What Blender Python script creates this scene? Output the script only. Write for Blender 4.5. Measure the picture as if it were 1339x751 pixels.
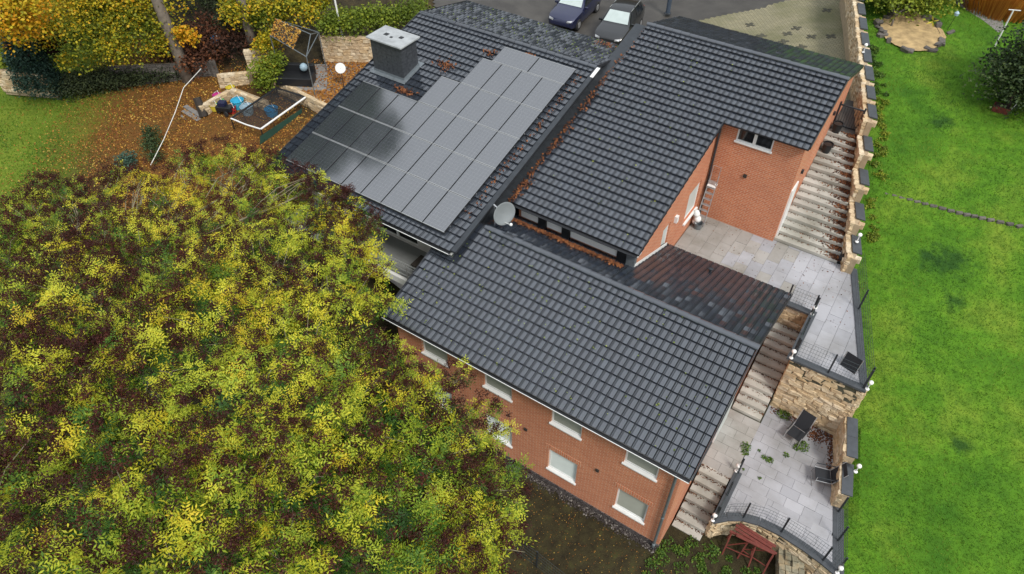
import bpy, bmesh, math, random
import numpy as np
from mathutils import Vector, Matrix
random.seed(7); rng = np.random.default_rng(7)
for o in list(bpy.data.objects): bpy.data.objects.remove(o)
S = bpy.context.scene; COL = S.collection
# ---------------------------------------------------------------- camera
CAMP = Vector((1.59, -11.489, 23.6))
cd = bpy.data.cameras.new('camera'); cam = bpy.data.objects.new('camera', cd); COL.objects.link(cam)
cam.location = CAMP; cam.rotation_euler = (math.pi/2 - .7981, 0, .5857)
cd.sensor_width = 36; cd.lens = 916.58/1339*36; cd.clip_end = 2000; cd.clip_start = .5
S.camera = cam
# ---------------------------------------------------------------- world, sun, exposure
SUN_EL, SUN_AZ = math.radians(50), math.radians(118)      # azimuth clockwise from +Y
W = bpy.data.worlds.new('World'); S.world = W; W.use_nodes = True
wn = W.node_tree.nodes; wl = W.node_tree.links
bg = wn['Background']; sky = wn.new('ShaderNodeTexSky'); sky.sky_type = 'NISHITA'; sky.sun_disc = False
sky.sun_elevation = SUN_EL; sky.sun_rotation = SUN_AZ; sky.air_density = 1.6; sky.dust_density = 4; sky.ozone_density = 1
hs = wn.new('ShaderNodeHueSaturation'); hs.inputs['Saturation'].default_value = .42
wl.new(sky.outputs[0], hs.inputs['Color']); veil = wn.new('ShaderNodeMix'); veil.data_type = 'RGBA'; veil.inputs[0].default_value = .8     # even overcast cloud deck over the clear sky
wl.new(hs.outputs[0], veil.inputs[6]); tcw = wn.new('ShaderNodeTexCoord'); sxw = wn.new('ShaderNodeSeparateXYZ'); wl.new(tcw.outputs['Generated'], sxw.inputs[0])
mpw = wn.new('ShaderNodeMapRange'); wl.new(sxw.outputs[2], mpw.inputs[0]); mpw.inputs[3].default_value = 1/3; mpw.inputs[4].default_value = 1     # standard overcast distribution (1+2 sin h)/3
vcw = wn.new('ShaderNodeVectorMath'); vcw.operation = 'SCALE'; vcw.inputs[0].default_value = (7.0, 7.4, 7.9); wl.new(mpw.outputs[0], vcw.inputs[3]); wl.new(vcw.outputs[0], veil.inputs[7])
wl.new(veil.outputs[2], bg.inputs[0]); bg.inputs[1].default_value = .15
sd = bpy.data.lights.new('sun', 'SUN'); sd.energy = 2.2; sd.angle = math.radians(12); sd.color = (1, .95, .88)
sun = bpy.data.objects.new('sun', sd); COL.objects.link(sun)
dvec = Vector((math.sin(SUN_AZ)*math.cos(SUN_EL), math.cos(SUN_AZ)*math.cos(SUN_EL), math.sin(SUN_EL)))
sun.rotation_euler = dvec.to_track_quat('Z', 'Y').to_euler(); sun.location = (20, -20, 60)
S.view_settings.view_transform = 'Standard'; S.view_settings.look = 'None'; S.view_settings.gamma = 1
S.view_settings.use_curve_mapping = False; S.view_settings.exposure = 0.38
S.render.engine = 'CYCLES'
# ---------------------------------------------------------------- helpers
ORG = {}
def tag(o, label=None, cat=None, group=None, kind=None):
    if label: o['label'] = label
    if cat: o['category'] = cat
    if group: o['group'] = group
    if kind: o['kind'] = kind
    return o
def thing(name, loc, label, cat, group=None):
    o = bpy.data.objects.new(name, None); COL.objects.link(o); o.location = loc; o.empty_display_size = .2
    ORG[o.name] = Vector(loc); return tag(o, label, cat, group)
def link_mesh(name, me, parent=None, kind=None):
    o = bpy.data.objects.new(name, me); COL.objects.link(o)
    if parent is not None:
        o.parent = parent; ORG[o.name] = ORG.get(parent.name, Vector((0, 0, 0)))
    if kind: o['kind'] = kind
    return o
class MB:
    def __init__(s): s.v = []; s.f = []; s.m = []
    def add(s, vs, fs, mi=0):
        b = len(s.v); s.v += [tuple(v) for v in vs]
        for f in fs: s.f.append([b+i for i in f]); s.m.append(mi)
        return s
    def box(s, a, b, mi=0, M=None):
        x0, y0, z0 = a; x1, y1, z1 = b
        vs = [Vector(p) for p in ((x0,y0,z0),(x1,y0,z0),(x1,y1,z0),(x0,y1,z0),(x0,y0,z1),(x1,y0,z1),(x1,y1,z1),(x0,y1,z1))]
        if M is not None: vs = [M @ v for v in vs]
        return s.add(vs, [(0,3,2,1),(4,5,6,7),(0,1,5,4),(1,2,6,5),(2,3,7,6),(3,0,4,7)], mi)
    def cbox(s, c, d, mi=0, rz=0, rx=0):
        M = Matrix.Translation(c) @ Matrix.Rotation(rz, 4, 'Z') @ Matrix.Rotation(rx, 4, 'X')
        return s.box((-d[0]/2,-d[1]/2,-d[2]/2), (d[0]/2,d[1]/2,d[2]/2), mi, M)
    def beam(s, a, b, w, h, mi=0):      # rectangular bar from a to b
        a = Vector(a); b = Vector(b); d = b-a; L = d.length
        M = Matrix.Translation(a) @ d.to_track_quat('X', 'Z').to_matrix().to_4x4()
        return s.box((0,-w/2,-h/2), (L,w/2,h/2), mi, M)
    def tube(s, pts, r, n=6, mi=0, cap=True):
        pts = [Vector(p) for p in pts]; rs = r if isinstance(r, (list, tuple)) else [r]*len(pts)
        b = len(s.v); up = Vector((0, 0, 1))
        for i, p in enumerate(pts):
            t = (pts[min(i+1, len(pts)-1)]-pts[max(i-1, 0)]).normalized()
            a = t.cross(up)
            if a.length < .05: a = t.cross(Vector((1, 0, 0)))
            a.normalize(); c = a.cross(t)
            for k in range(n):
                q = 2*math.pi*k/n; s.v.append(tuple(p+(a*math.cos(q)+c*math.sin(q))*rs[i]))
        for i in range(len(pts)-1):
            for k in range(n):
                s.f.append([b+i*n+k, b+i*n+(k+1) % n, b+(i+1)*n+(k+1) % n, b+(i+1)*n+k]); s.m.append(mi)
        if cap:
            s.f.append([b+k for k in range(n)][::-1]); s.m.append(mi)
            s.f.append([b+(len(pts)-1)*n+k for k in range(n)]); s.m.append(mi)
        return s
    def lathe(s, c, prof, n=16, mi=0, M=None):   # prof: (r, z)
        b = len(s.v); c = Vector(c)
        for r, z in prof:
            for k in range(n):
                q = 2*math.pi*k/n; p = Vector((r*math.cos(q), r*math.sin(q), z))
                if M is not None: p = M @ p
                s.v.append(tuple(c+p))
        for i in range(len(prof)-1):
            for k in range(n):
                s.f.append([b+i*n+k, b+i*n+(k+1) % n, b+(i+1)*n+(k+1) % n, b+(i+1)*n+k]); s.m.append(mi)
        return s
    def prism(s, poly, z0, z1, mi=0):    # poly: ccw (x, y); z may be scalars
        n = len(poly)
        vs = [(x, y, z0) for x, y in poly]+[(x, y, z1) for x, y in poly]
        return s.add(vs, [tuple(range(n))[::-1], tuple(range(n, 2*n))]+[(i, (i+1) % n, n+(i+1) % n, n+i) for i in range(n)], mi)
    def ball(s, c, r, mi=0, n=10, sz=1.):
        return s.lathe(c, [(r*math.sin(math.pi*i/6)+1e-4, -r*sz*math.cos(math.pi*i/6)) for i in range(7)], n, mi)
    def build(s, name, mats, parent=None, smooth=False, kind=None, bevel=0):
        o0 = ORG.get(parent.name, Vector((0, 0, 0))) if parent is not None else Vector((0, 0, 0))
        me = bpy.data.meshes.new(name)
        me.from_pydata([(x-o0.x, y-o0.y, z-o0.z) for x, y, z in s.v], [], s.f)
        for m in (mats if isinstance(mats, (list, tuple)) else [mats]): me.materials.append(m)
        if any(s.m): me.polygons.foreach_set('material_index', s.m)
        if smooth: me.polygons.foreach_set('use_smooth', [True]*len(me.polygons))
        me.update(); o = link_mesh(name, me, parent, kind)
        if bevel:
            md = o.modifiers.new('bevel', 'BEVEL'); md.width = bevel; md.segments = 2; md.limit_method = 'ANGLE'
        return o
def np_mesh(name, V, F, mat, parent=None, attr=None, kind=None, smooth=False, mi=None):
    """V (n,3), F (m,k) constant k; attr (n,) float 'tint'"""
    o0 = ORG.get(parent.name, Vector((0, 0, 0))) if parent is not None else Vector((0, 0, 0))
    V = np.asarray(V, np.float32)-np.array(o0[:], np.float32); F = np.asarray(F, np.int32); m, k = F.shape
    me = bpy.data.meshes.new(name); me.vertices.add(len(V)); me.vertices.foreach_set('co', V.ravel())
    me.loops.add(m*k); me.loops.foreach_set('vertex_index', F.ravel())
    me.polygons.add(m); me.polygons.foreach_set('loop_start', np.arange(0, m*k, k, dtype=np.int32))
    me.polygons.foreach_set('loop_total', np.full(m, k, np.int32))
    for q in (mat if isinstance(mat, list) else [mat]): me.materials.append(q)
    if mi is not None: me.polygons.foreach_set('material_index', np.asarray(mi, np.int32))
    me.update(calc_edges=True)
    (me.shade_smooth if smooth else me.shade_flat)()
    if attr is not None:
        a = me.attributes.new('tint', 'FLOAT', 'POINT'); a.data.foreach_set('value', np.asarray(attr, np.float32))
    return link_mesh(name, me, parent, kind)
# ---------------------------------------------------------------- materials
def lin(c): return tuple(((v/255)/12.92 if v/255 <= .04045 else ((v/255+.055)/1.055)**2.4) for v in c)
class NT:
    def __init__(s, name):
        s.m = bpy.data.materials.new(name); s.m.use_nodes = True; s.n = s.m.node_tree.nodes; s.l = s.m.node_tree.links
        s.p = s.n['Principled BSDF']
    def N(s, t, **kw):
        n = s.n.new('ShaderNode'+t)
        for k, v in kw.items():
            if k in n.inputs.keys(): s.set(n.inputs[k], v)
            elif k.startswith('i') and k[1:].isdigit(): s.set(n.inputs[int(k[1:])], v)
            else: setattr(n, k, v)
        return n
    def set(s, inp, v):
        if hasattr(v, 'is_output'): s.l.new(v, inp)
        elif isinstance(v, tuple) and len(v) == 3 and inp.type == 'RGBA': inp.default_value = (*v, 1)
        else: inp.default_value = v
    def noise(s, scale, detail=4, rough=.55, vec=None, w=None):
        n = s.N('TexNoise', Scale=scale, Detail=detail, Roughness=rough)
        n.inputs['Vector'].default_value if vec is None else s.l.new(vec, n.inputs['Vector'])
        return n.outputs[0]
    def ramp(s, fac, stops):
        r = s.n.new('ShaderNodeValToRGB'); s.l.new(fac, r.inputs[0]); e = r.color_ramp.elements
        while len(e) < len(stops): e.new(.5)
        for i, (p, c) in enumerate(stops): e[i].position = p; e[i].color = (*c, 1) if isinstance(c, tuple) else (c, c, c, 1)
        return r.outputs[0]
    def mix(s, fac, a, b, mode='MIX'):
        n = s.n.new('ShaderNodeMix'); n.data_type = 'RGBA'; n.blend_type = mode
        s.set(n.inputs[0], fac); s.set(n.inputs[6], a); s.set(n.inputs[7], b); return n.outputs[2]
    def math(s, op, a, b=0.):
        n = s.n.new('ShaderNodeMath'); n.operation = op; s.set(n.inputs[0], a); s.set(n.inputs[1], b); return n.outputs[0]
    def bump(s, h, st=.5, dist=.02):
        b = s.N('Bump', Strength=st, Distance=dist); s.l.new(h, b.inputs['Height']); s.l.new(b.outputs[0], s.p.inputs['Normal'])
    def pos(s): return s.n.new('ShaderNodeNewGeometry').outputs['Position']
    def island(s): return s.n.new('ShaderNodeNewGeometry').outputs['Random Per Island']
    def objrand(s): return s.n.new('ShaderNodeObjectInfo').outputs['Random']
    def attr(s, a): return s.N('Attribute', attribute_name=a).outputs['Fac']
    def fin(s, col, rough=.7, spec=.5, metal=0.):
        s.set(s.p.inputs['Base Color'], col); s.set(s.p.inputs['Roughness'], rough)
        s.p.inputs['Specular IOR Level'].default_value = spec; s.p.inputs['Metallic'].default_value = metal; return s.m
def plain(name, col, rough=.6, var=.15, scale=3, metal=0, spec=.5, bump=0, bs=60):
    t = NT(name); P = t.pos(); n = t.noise(scale, 5, vec=P)
    c = t.mix(n, tuple(v*(1-var*1.6) for v in col), tuple(min(1, v*(1+var*1.6)) for v in col))
    if bump: t.bump(t.noise(bs, 4, vec=P), bump, .01)
    return t.fin(c, rough, spec, metal)
M = {}
M['white'] = plain('white_paint', (.72,.73,.72), .45, .06)
M['shutter'] = plain('grey_shutter', (.27,.28,.24), .5, .06)
M['shutter_pale'] = plain('pale_shutter', (.5,.55,.53), .45, .06)
M['dark_metal'] = plain('anthracite_metal', (.02,.023,.028), .35, .2)
M['black'] = plain('black_metal', (.012,.013,.015), .4, .2)
M['zinc'] = plain('zinc', (.22,.25,.27), .45, .25, 6, .6)
M['zinc_dark'] = plain('dark_zinc', (.042,.048,.055), .4, .3, 4, .4)
M['alu'] = plain('aluminium', (.5,.51,.52), .35, .1, 5, .7)
M['rope'] = plain('white_line', (.62,.62,.58), .6)
M['lamp'] = plain('opal_globe', (.82,.82,.8), .2, .03)
M['gatemesh'] = plain('fence_coating', (.035,.05,.055), .4, .1)
M['slate'] = plain('slate', (.055,.062,.07), .5, .25, 4, bump=.2)
M['rust'] = plain('red_oxide_steel', (.13,.025,.016), .7, .4, 9, bump=.3)
M['fabric'] = plain('black_textile', (.012,.014,.018), .7, .2, 30)
M['bark'] = plain('bark', (.16,.135,.11), .9, .35, 6, bump=.8, bs=25)
M['twig'] = plain('pale_twig', (.2,.175,.11), .85, .3, 8)
M['wood_grey'] = plain('weathered_wood', (.2,.19,.18), .85, .35, 5, bump=.4)
M['wood_dark'] = plain('dark_wood', (.03,.024,.02), .85, .35, 5, bump=.4)
M['green_sheet'] = plain('green_sheet', (.03,.1,.08), .5, .2)
M['rubber'] = plain('rubber', (.015,.015,.016), .8)
for k, c in dict(blue=(.03,.25,.5), cyan=(.05,.4,.6), pink=(.5,.05,.25), yellow=(.6,.5,.05), red=(.45,.03,.03), green=(.1,.45,.15), navy=(.01,.014,.05), tan=(.5,.4,.25), paleblue=(.3,.42,.5)).items():
    M[k] = plain('plastic_'+k, c, .4, .08)
M['plaster'] = plain('pale_plaster', (.55,.53,.5), .9, .1, 2, bump=.1)
M['floor_grey'] = plain('balcony_floor', (.2,.21,.21), .6, .15, 2)
M['soil'] = plain('soil', (.03,.017,.012), .95, .4, 8, bump=.8, bs=30)
def brick(name, horiz, soldier=False):
    t = NT(name); P = t.pos(); sx = t.N('SeparateXYZ'); t.l.new(P, sx.inputs[0])
    u = sx.outputs[0 if horiz == 'x' else 1]; z = sx.outputs[2]
    cv = t.N('CombineXYZ'); t.l.new(z if soldier else u, cv.inputs[0]); t.l.new(u if soldier else z, cv.inputs[1])
    b = t.N('TexBrick'); t.l.new(cv.outputs[0], b.inputs['Vector']); b.offset = .5
    for k, v in dict(Scale=1., **{'Mortar Size': .012, 'Mortar Smooth': .2, 'Bias': 0., 'Brick Width': .25, 'Row Height': .0833}).items(): b.inputs[k].default_value = v
    b.inputs['Color1'].default_value = (.58,.205,.10,1); b.inputs['Color2'].default_value = (.44,.13,.06,1); b.inputs['Mortar'].default_value = (.54,.40,.29,1)
    n = t.noise(.7, 5, vec=P); n2 = t.noise(14, 3, vec=P)
    c = t.mix(t.ramp(n, [(.35, 0.), (.75, .55)]), b.outputs[0], (.36,.14,.085))
    c = t.mix(t.ramp(n2, [(.35, 0.), (.8, .45)]), c, (.54,.19,.08))
    t.bump(t.math('ADD', t.math('MULTIPLY', b.outputs['Fac'], -1.), t.math('MULTIPLY', n2, .4)), .6, .006)
    return t.fin(c, .85, .3)
M['brick_x'] = brick('brick_x', 'x'); M['brick_y'] = brick('brick_y', 'y'); M['soldier'] = brick('brick_soldier', 'x', True)
def tile_mat():
    t = NT('concrete_tile'); P = t.pos(); r = t.math('FRACT', t.math('ADD', t.island(), t.objrand())); n = t.noise(1.3, 5, vec=P); n2 = t.noise(24, 3, vec=P)
    c = t.ramp(r, [(0., (.018,.023,.033)), (.5, (.024,.030,.041)), (1., (.032,.040,.053))])
    c = t.mix(t.ramp(n, [(.35, 0.), (.8, .5)]), c, (.022,.025,.030))
    c = t.mix(t.ramp(n2, [(.68, 0.), (.78, .3)]), c, (.07,.075,.05))
    t.p.inputs['IOR'].default_value = 1.75; t.bump(n2, .06, .003)
    return t.fin(c, t.math('ADD', t.math('MULTIPLY', n, .14), .09), .85)
M['tile'] = tile_mat()
M['tile_edge'] = plain('tile_dark', (.022,.024,.028), .4, .2)
def stone_mat(name, cols, rough=.9, bump=.8):
    t = NT(name); P = t.pos(); r = t.objrand(); n = t.noise(7, 6, .65, vec=P)
    k = len(cols); c = t.ramp(r, [(i/(k-1), cols[i]) for i in range(k)])
    c = t.mix(t.ramp(n, [(.3, .6), (.6, 0.)]), c, tuple(v*.4 for v in cols[0]))
    n3 = t.noise(2.2, 4, vec=P); c = t.mix(t.ramp(n3, [(.5, 0.), (.75, .5)]), c, (.42,.27,.12) if cols[0][0] > cols[0][2]*1.3 else tuple(v*1.3 for v in cols[0]))
    t.bump(t.noise(16, 6, .6, vec=P), bump, .03); return t.fin(c, rough, .3)
M['sandstone'] = stone_mat('sandstone', [(.56,.41,.24), (.66,.54,.36), (.45,.32,.19), (.7,.6,.44), (.54,.43,.28)])
M['greystone'] = stone_mat('grey_stone', [(.11,.1,.09), (.16,.145,.13), (.09,.08,.075)])
M['mortar'] = plain('mortar', (.36,.28,.18), .95, .3, 4, bump=.5)
def paver_mat(name, a, b, dirt, amt):
    t = NT(name); P = t.pos(); r = t.objrand(); n = t.noise(.55, 6, .6, vec=P); n2 = t.noise(30, 4, vec=P)
    c = t.mix(r, a, b); c = t.mix(t.ramp(n, [(.42, 0.), (.72, amt)]), c, dirt); c = t.mix(t.math('MULTIPLY', n2, .3), c, tuple(v*.6 for v in a))
    t.bump(n2, .15, .004); return t.fin(c, .7, .4)
M['paver'] = paver_mat('light_paver', (.33,.335,.36), (.40,.405,.43), (.17,.165,.15), .75)
M['paver_brown'] = paver_mat('stained_paver', (.30,.29,.27), (.38,.37,.35), (.13,.12,.09), .8)
M['joint'] = plain('joint_sand', (.07,.068,.045), .95, .5, 6)
M['step'] = paver_mat('concrete_step', (.40,.39,.35), (.5,.49,.44), (.17,.16,.12), .85)
M['drive'] = None
def drive_mat():
    t = NT('drive_paving'); P = t.pos()
    b = t.N('TexBrick'); t.l.new(P, b.inputs['Vector'])
    for k, v in {'Scale': 1., 'Mortar Size': .012, 'Brick Width': .24, 'Row Height': .16}.items(): b.inputs[k].default_value = v
    b.inputs['Color1'].default_value = (.26,.235,.15,1); b.inputs['Color2'].default_value = (.21,.195,.13,1); b.inputs['Mortar'].default_value = (.09,.085,.045,1)
    n = t.noise(.5, 5, vec=P); c = t.mix(t.ramp(n, [(.45, 0.), (.7, .7)]), b.outputs[0], (.1,.105,.045))
    return t.fin(c, .8, .3)
M['drive'] = drive_mat()
def asphalt():
    t = NT('asphalt'); P = t.pos(); n = t.noise(.8, 5, vec=P); n2 = t.noise(60, 3, vec=P)
    c = t.ramp(n, [(.3, (.04,.037,.034)), (.75, (.075,.07,.062))]); t.bump(n2, .2, .005); return t.fin(c, .55, .5)
M['asphalt'] = asphalt()
def pv():
    t = NT('pv_glass'); tc = t.N('TexCoord').outputs['Object']; sx = t.N('SeparateXYZ'); t.l.new(tc, sx.inputs[0])
    def ln(o, p, w): return t.math('LESS_THAN', t.math('FRACT', t.math('DIVIDE', o, p)), w)
    cell = t.math('MAXIMUM', ln(sx.outputs[0], .1615, .035), ln(sx.outputs[1], .1665, .035))
    fine = t.math('MAXIMUM', ln(sx.outputs[0], .054, .1), ln(sx.outputs[1], .0555, .1))
    c = t.mix(t.math('MULTIPLY', fine, .6), (.014,.017,.024), (.16,.17,.18)); c = t.mix(t.math('MULTIPLY', cell, .7), c, (.2,.21,.22))
    t.p.inputs['IOR'].default_value = 2.0
    n = t.noise(1.2, 4, vec=t.pos()); return t.fin(c, t.math('ADD', t.math('MULTIPLY', n, .1), .06), 1.)
M['pv'] = pv(); M['pv_frame'] = plain('pv_frame', (.4,.41,.41), .35, .1, 4, .6)
def glass_dark():
    t = NT('window_glass'); return t.fin((.012,.014,.016), .05, .8)
M['glass'] = glass_dark()
M['skyglass'] = plain('sky_reflection_glass', (.42,.49,.48), .25, .1)  # sky reflection in the windscreens put into a pale base colour
def carpaint(name, c):
    t = NT(name); t.p.inputs['Coat Weight'].default_value = 1.; t.p.inputs['Coat Roughness'].default_value = .05; return t.fin(c, .35, .5, .3)
M['car_blue'] = carpaint('blue_paint', (.012,.016,.055)); M['car_black'] = carpaint('black_paint', (.010,.011,.012))
def leaf_mat(name, stops, rough=.6, trans=.25):
    t = NT(name); c = t.ramp(t.attr('tint'), stops); t.fin(c, rough, .3)
    tr = t.N('BsdfTranslucent'); t.l.new(c, tr.inputs[0]); mx = t.N('MixShader'); mx.inputs[0].default_value = trans
    t.l.new(t.p.outputs[0], mx.inputs[1]); t.l.new(tr.outputs[0], mx.inputs[2]); t.l.new(mx.outputs[0], t.n['Material Output'].inputs[0]); return t.m
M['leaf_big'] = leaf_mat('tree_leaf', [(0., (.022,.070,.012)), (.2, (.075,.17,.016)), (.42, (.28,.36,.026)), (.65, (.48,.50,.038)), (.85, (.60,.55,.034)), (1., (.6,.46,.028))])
M['seed'] = leaf_mat('seed_cluster', [(0., (.022,.006,.005)), (.6, (.042,.010,.007)), (1., (.085,.02,.011))], .7, .05)
M['leaf_maple'] = leaf_mat('maple_leaf', [(0., (.07,.11,.012)), (.3, (.21,.23,.016)), (.55, (.46,.38,.018)), (.8, (.58,.36,.016)), (1., (.6,.27,.012))])
M['leaf_green'] = leaf_mat('green_leaf', [(0., (.025,.06,.010)), (.5, (.06,.13,.016)), (1., (.15,.22,.025))])
M['leaf_lime'] = leaf_mat('lime_leaf', [(0., (.08,.12,.012)), (.5, (.18,.24,.02)), (1., (.34,.34,.03))])
M['leaf_conifer'] = leaf_mat('conifer', [(0., (.014,.03,.012)), (.6, (.035,.062,.02)), (1., (.075,.105,.03))], .7, .1)
M['leaf_thuja'] = leaf_mat('blue_conifer', [(0., (.012,.035,.026)), (1., (.05,.1,.07))], .7, .1)
M['leaf_dark'] = leaf_mat('dark_hedge', [(0., (.012,.022,.010)), (1., (.045,.06,.02))], .7, .1)
M['litter'] = leaf_mat('fallen_leaf', [(0., (.09,.03,.012)), (.4, (.26,.1,.02)), (.75, (.42,.2,.03)), (1., (.5,.36,.08))], .7, .1)
M['litter_brown'] = leaf_mat('brown_litter', [(0., (.03,.014,.009)), (.6, (.1,.035,.015)), (1., (.24,.09,.03))], .8, .05)
M['grassblade'] = leaf_mat('grass_blade', [(0., (.03,.09,.010)), (.45, (.085,.20,.014)), (1., (.25,.32,.035))], .6, .3)
M['orange_grass'] = leaf_mat('orange_grass', [(0., (.3,.09,.01)), (1., (.55,.25,.04))], .7, .2)
# ---------------------------------------------------------------- terrain
BX = lambda y: 5.25-.315*(y-2)                    # property line: terrace edge / boundary wall
RY = np.array([-80,-20,-6,2,7,13,18,24,32,45,80,200.]); RZ = np.array([-14,-3.6,-1.,.3,1.3,3.1,4.9,6.2,7,8.2,34,90.])  # farthest heights belong to the added hill out of view
GX = np.array([-160,-60,-40,-28,-20,-14,-9,0,6.])
GY = np.array([-80,-20,-6,0,1.5,4,8,10,13,17,20,24,32,45,80,200.])
GZ = np.array([[-14]*9,
 [-3,-3,-3,-3,-3.2,-3.5,-3.5,-3.6,-3.6],
 [0,.5,.5,.3,0,-.6,-.9,-1.1,-1.2],
 [2,2,2,1.9,1.2,.6,0,0,-.35],
 [2.2,2.2,2.2,2.2,1.6,.8,-.05,-.25,-.3],
 [2.4,2.5,2.7,2.8,2.6,.5,-.6,-.6,-.6],
 [3.2,3.2,3.2,3.2,3.1,.5,-.6,-.6,-.6],
 [3.6,3.6,3.5,3.4,3.3,.7,-.6,-.6,-.6],
 [4.4,4.4,4.2,3.6,3.6,1.5,0,-.2,-.2],
 [5.4,5.4,5.2,4.6,3.6,3.6,3.2,2,2],
 [5.9,5.9,5.6,5.2,3.8,3.8,4.4,5.9,6.2],
 [6.4,6.4,6,5.6,3.9,4.0,4.6,6.1,6.3],
 [7.4,7.4,6.6,5.6,4.1,4.2,4.8,6.2,6.6],
 [10,10,8,6.2,5,5,5.4,6.8,7.4],
 [34,34,34,34,34,34,34,34,34],  # from here an unseen hill, raised so back roofs reflect a dark horizon
 [90,90,90,90,90,90,90,90,90]], float)
def gz(x, y):
    x = np.asarray(x, float); y = np.asarray(y, float)
    i = np.clip(np.searchsorted(GX, x)-1, 0, len(GX)-2); j = np.clip(np.searchsorted(GY, y)-1, 0, len(GY)-2)
    u = np.clip((x-GX[i])/(GX[i+1]-GX[i]), 0, 1); v = np.clip((y-GY[j])/(GY[j+1]-GY[j]), 0, 1)
    z = (GZ[j, i]*(1-u)+GZ[j, i+1]*u)*(1-v)+(GZ[j+1, i]*(1-u)+GZ[j+1, i+1]*u)*v
    zr = np.interp(y, RY, RZ)+.05*np.sin(x*.7+y*.4)
    return np.where(x >= BX(y)-.12, zr, z+.04*np.sin(x*1.1)*np.sin(y*.9))
ss = np.concatenate([[-300,-200,-120,-80], np.arange(-60,-.5,.6), [-.13,-.11], np.arange(.3,16,.6), [18,24,34,50,80,140,220]])
yy = np.concatenate([[-120,-80,-50,-30,-20], np.arange(-14,42,.6), [44,48,54,62,72,85,100,130,170,200,300]])
YY, SS = np.meshgrid(yy, ss, indexing='ij'); XX = SS+BX(np.clip(YY, -20, 60)); Z = gz(XX, YY)
Z[:, :] = np.where(SS >= -.12, np.interp(YY, RY, RZ)+.05*np.sin(XX*.7+YY*.4), Z)
Z[:, :] = np.where((SS >= -.12) & (SS < .42) & (YY > 1.8) & (YY < 7.5), np.minimum(Z, .6), Z)
ny, nx = XX.shape; idx = np.arange(ny*nx).reshape(ny, nx)
F = np.stack([idx[:-1,:-1], idx[:-1,1:], idx[1:,1:], idx[1:,:-1]], -1).reshape(-1, 4)
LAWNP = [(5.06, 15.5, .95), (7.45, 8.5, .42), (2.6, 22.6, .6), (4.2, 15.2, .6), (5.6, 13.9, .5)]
def ground_mat():
    t = NT('ground'); P = t.pos(); sx = t.N('SeparateXYZ'); t.l.new(P, sx.inputs[0]); x, y, z = sx.outputs
    wob = t.math('MULTIPLY', t.math('SUBTRACT', t.noise(.5, 5, vec=P), .5), 4.)
    n1 = t.noise(.35, 6, .6, vec=P); n2 = t.noise(2.5, 6, .65, vec=P); n3 = t.noise(22, 5, .7, vec=P)
    lawn = t.ramp(n1, [(.32, (.045,.14,.008)), (.5, (.10,.235,.013)), (.68, (.20,.29,.028))])
    lawn = t.mix(t.ramp(n2, [(.35, .55), (.6, 0.)]), lawn, (.035,.10,.008)); lawn = t.mix(t.math('MULTIPLY', n3, .35), lawn, (.03,.08,.006))
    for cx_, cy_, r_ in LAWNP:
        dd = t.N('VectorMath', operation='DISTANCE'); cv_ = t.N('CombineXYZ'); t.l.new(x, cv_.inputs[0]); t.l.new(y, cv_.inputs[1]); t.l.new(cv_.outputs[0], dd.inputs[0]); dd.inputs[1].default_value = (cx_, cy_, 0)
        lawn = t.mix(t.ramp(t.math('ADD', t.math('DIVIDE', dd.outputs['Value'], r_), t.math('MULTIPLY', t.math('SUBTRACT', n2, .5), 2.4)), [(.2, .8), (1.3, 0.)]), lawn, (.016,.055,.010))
    moss = t.ramp(n2, [(.3, (.018,.014,.008)), (.55, (.038,.032,.014)), (.75, (.06,.06,.018))])
    moss = t.mix(t.ramp(n3, [(.58, 0.), (.72, .6)]), moss, (.11,.085,.04))
    lit = t.ramp(n3, [(.3, (.05,.022,.009)), (.5, (.15,.062,.016)), (.7, (.27,.13,.025))])
    lit = t.mix(t.ramp(n2, [(.4, 0.), (.7, .5)]), lit, (.06,.06,.015))
    s = t.math('SUBTRACT', x, t.math('ADD', t.math('MULTIPLY', y, -.315), 5.88))
    right = t.math('GREATER_THAN', s, -.14)
    # left side: litter for x < -20 (and y > 0), lawn west of a slanted line
    lf = t.ramp(t.math('MULTIPLY', t.math('ADD', t.math('ADD', x, 21.), wob), -.2), [(0., 0.), (1., 1.)])
    ll = t.ramp(t.math('MULTIPLY', t.math('ADD', t.math('ADD', t.math('ADD', x, 31.8), t.math('MULTIPLY', y, .8)), wob), -.25), [(0., 0.), (1., 1.)])
    llawn = t.ramp(n1, [(.3, (.07,.13,.010)), (.7, (.16,.22,.02))]); llawn = t.mix(t.ramp(n3, [(.5, 0.), (.7, .5)]), llawn, (.2,.14,.03))
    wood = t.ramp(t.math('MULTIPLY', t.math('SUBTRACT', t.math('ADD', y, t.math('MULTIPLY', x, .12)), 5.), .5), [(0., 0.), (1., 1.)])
    lf = t.math('MULTIPLY', lf, t.ramp(t.math('ADD', t.math('MULTIPLY', t.math('ADD', y, t.math('MULTIPLY', wob, .5)), .3), .2), [(0., .0), (1., 1.)])); c = t.mix(lf, moss, lit); c = t.mix(ll, c, llawn)  # below the big trees dark moss replaces litter, their shade painted into the ground
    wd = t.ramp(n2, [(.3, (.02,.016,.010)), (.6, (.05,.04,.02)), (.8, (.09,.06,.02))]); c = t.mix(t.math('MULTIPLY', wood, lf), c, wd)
    far = t.ramp(t.math('MULTIPLY', t.math('SUBTRACT', y, 46.), .05), [(0., 0.), (1., 1.)])  # dark tone of the unseen raised hill, chosen for the roof reflections
    c = t.mix(right, c, lawn); c = t.mix(far, c, t.ramp(n1, [(.3, (.018,.019,.014)), (.7, (.04,.036,.022))]))
    t.bump(t.math('ADD', n3, t.math('MULTIPLY', n2, 2.)), .8, .05)
    return t.fin(c, .9, .2)
g = np_mesh('ground', np.stack([XX, YY, Z], -1).reshape(-1, 3), F, ground_mat(), kind='structure', smooth=False)
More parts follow.
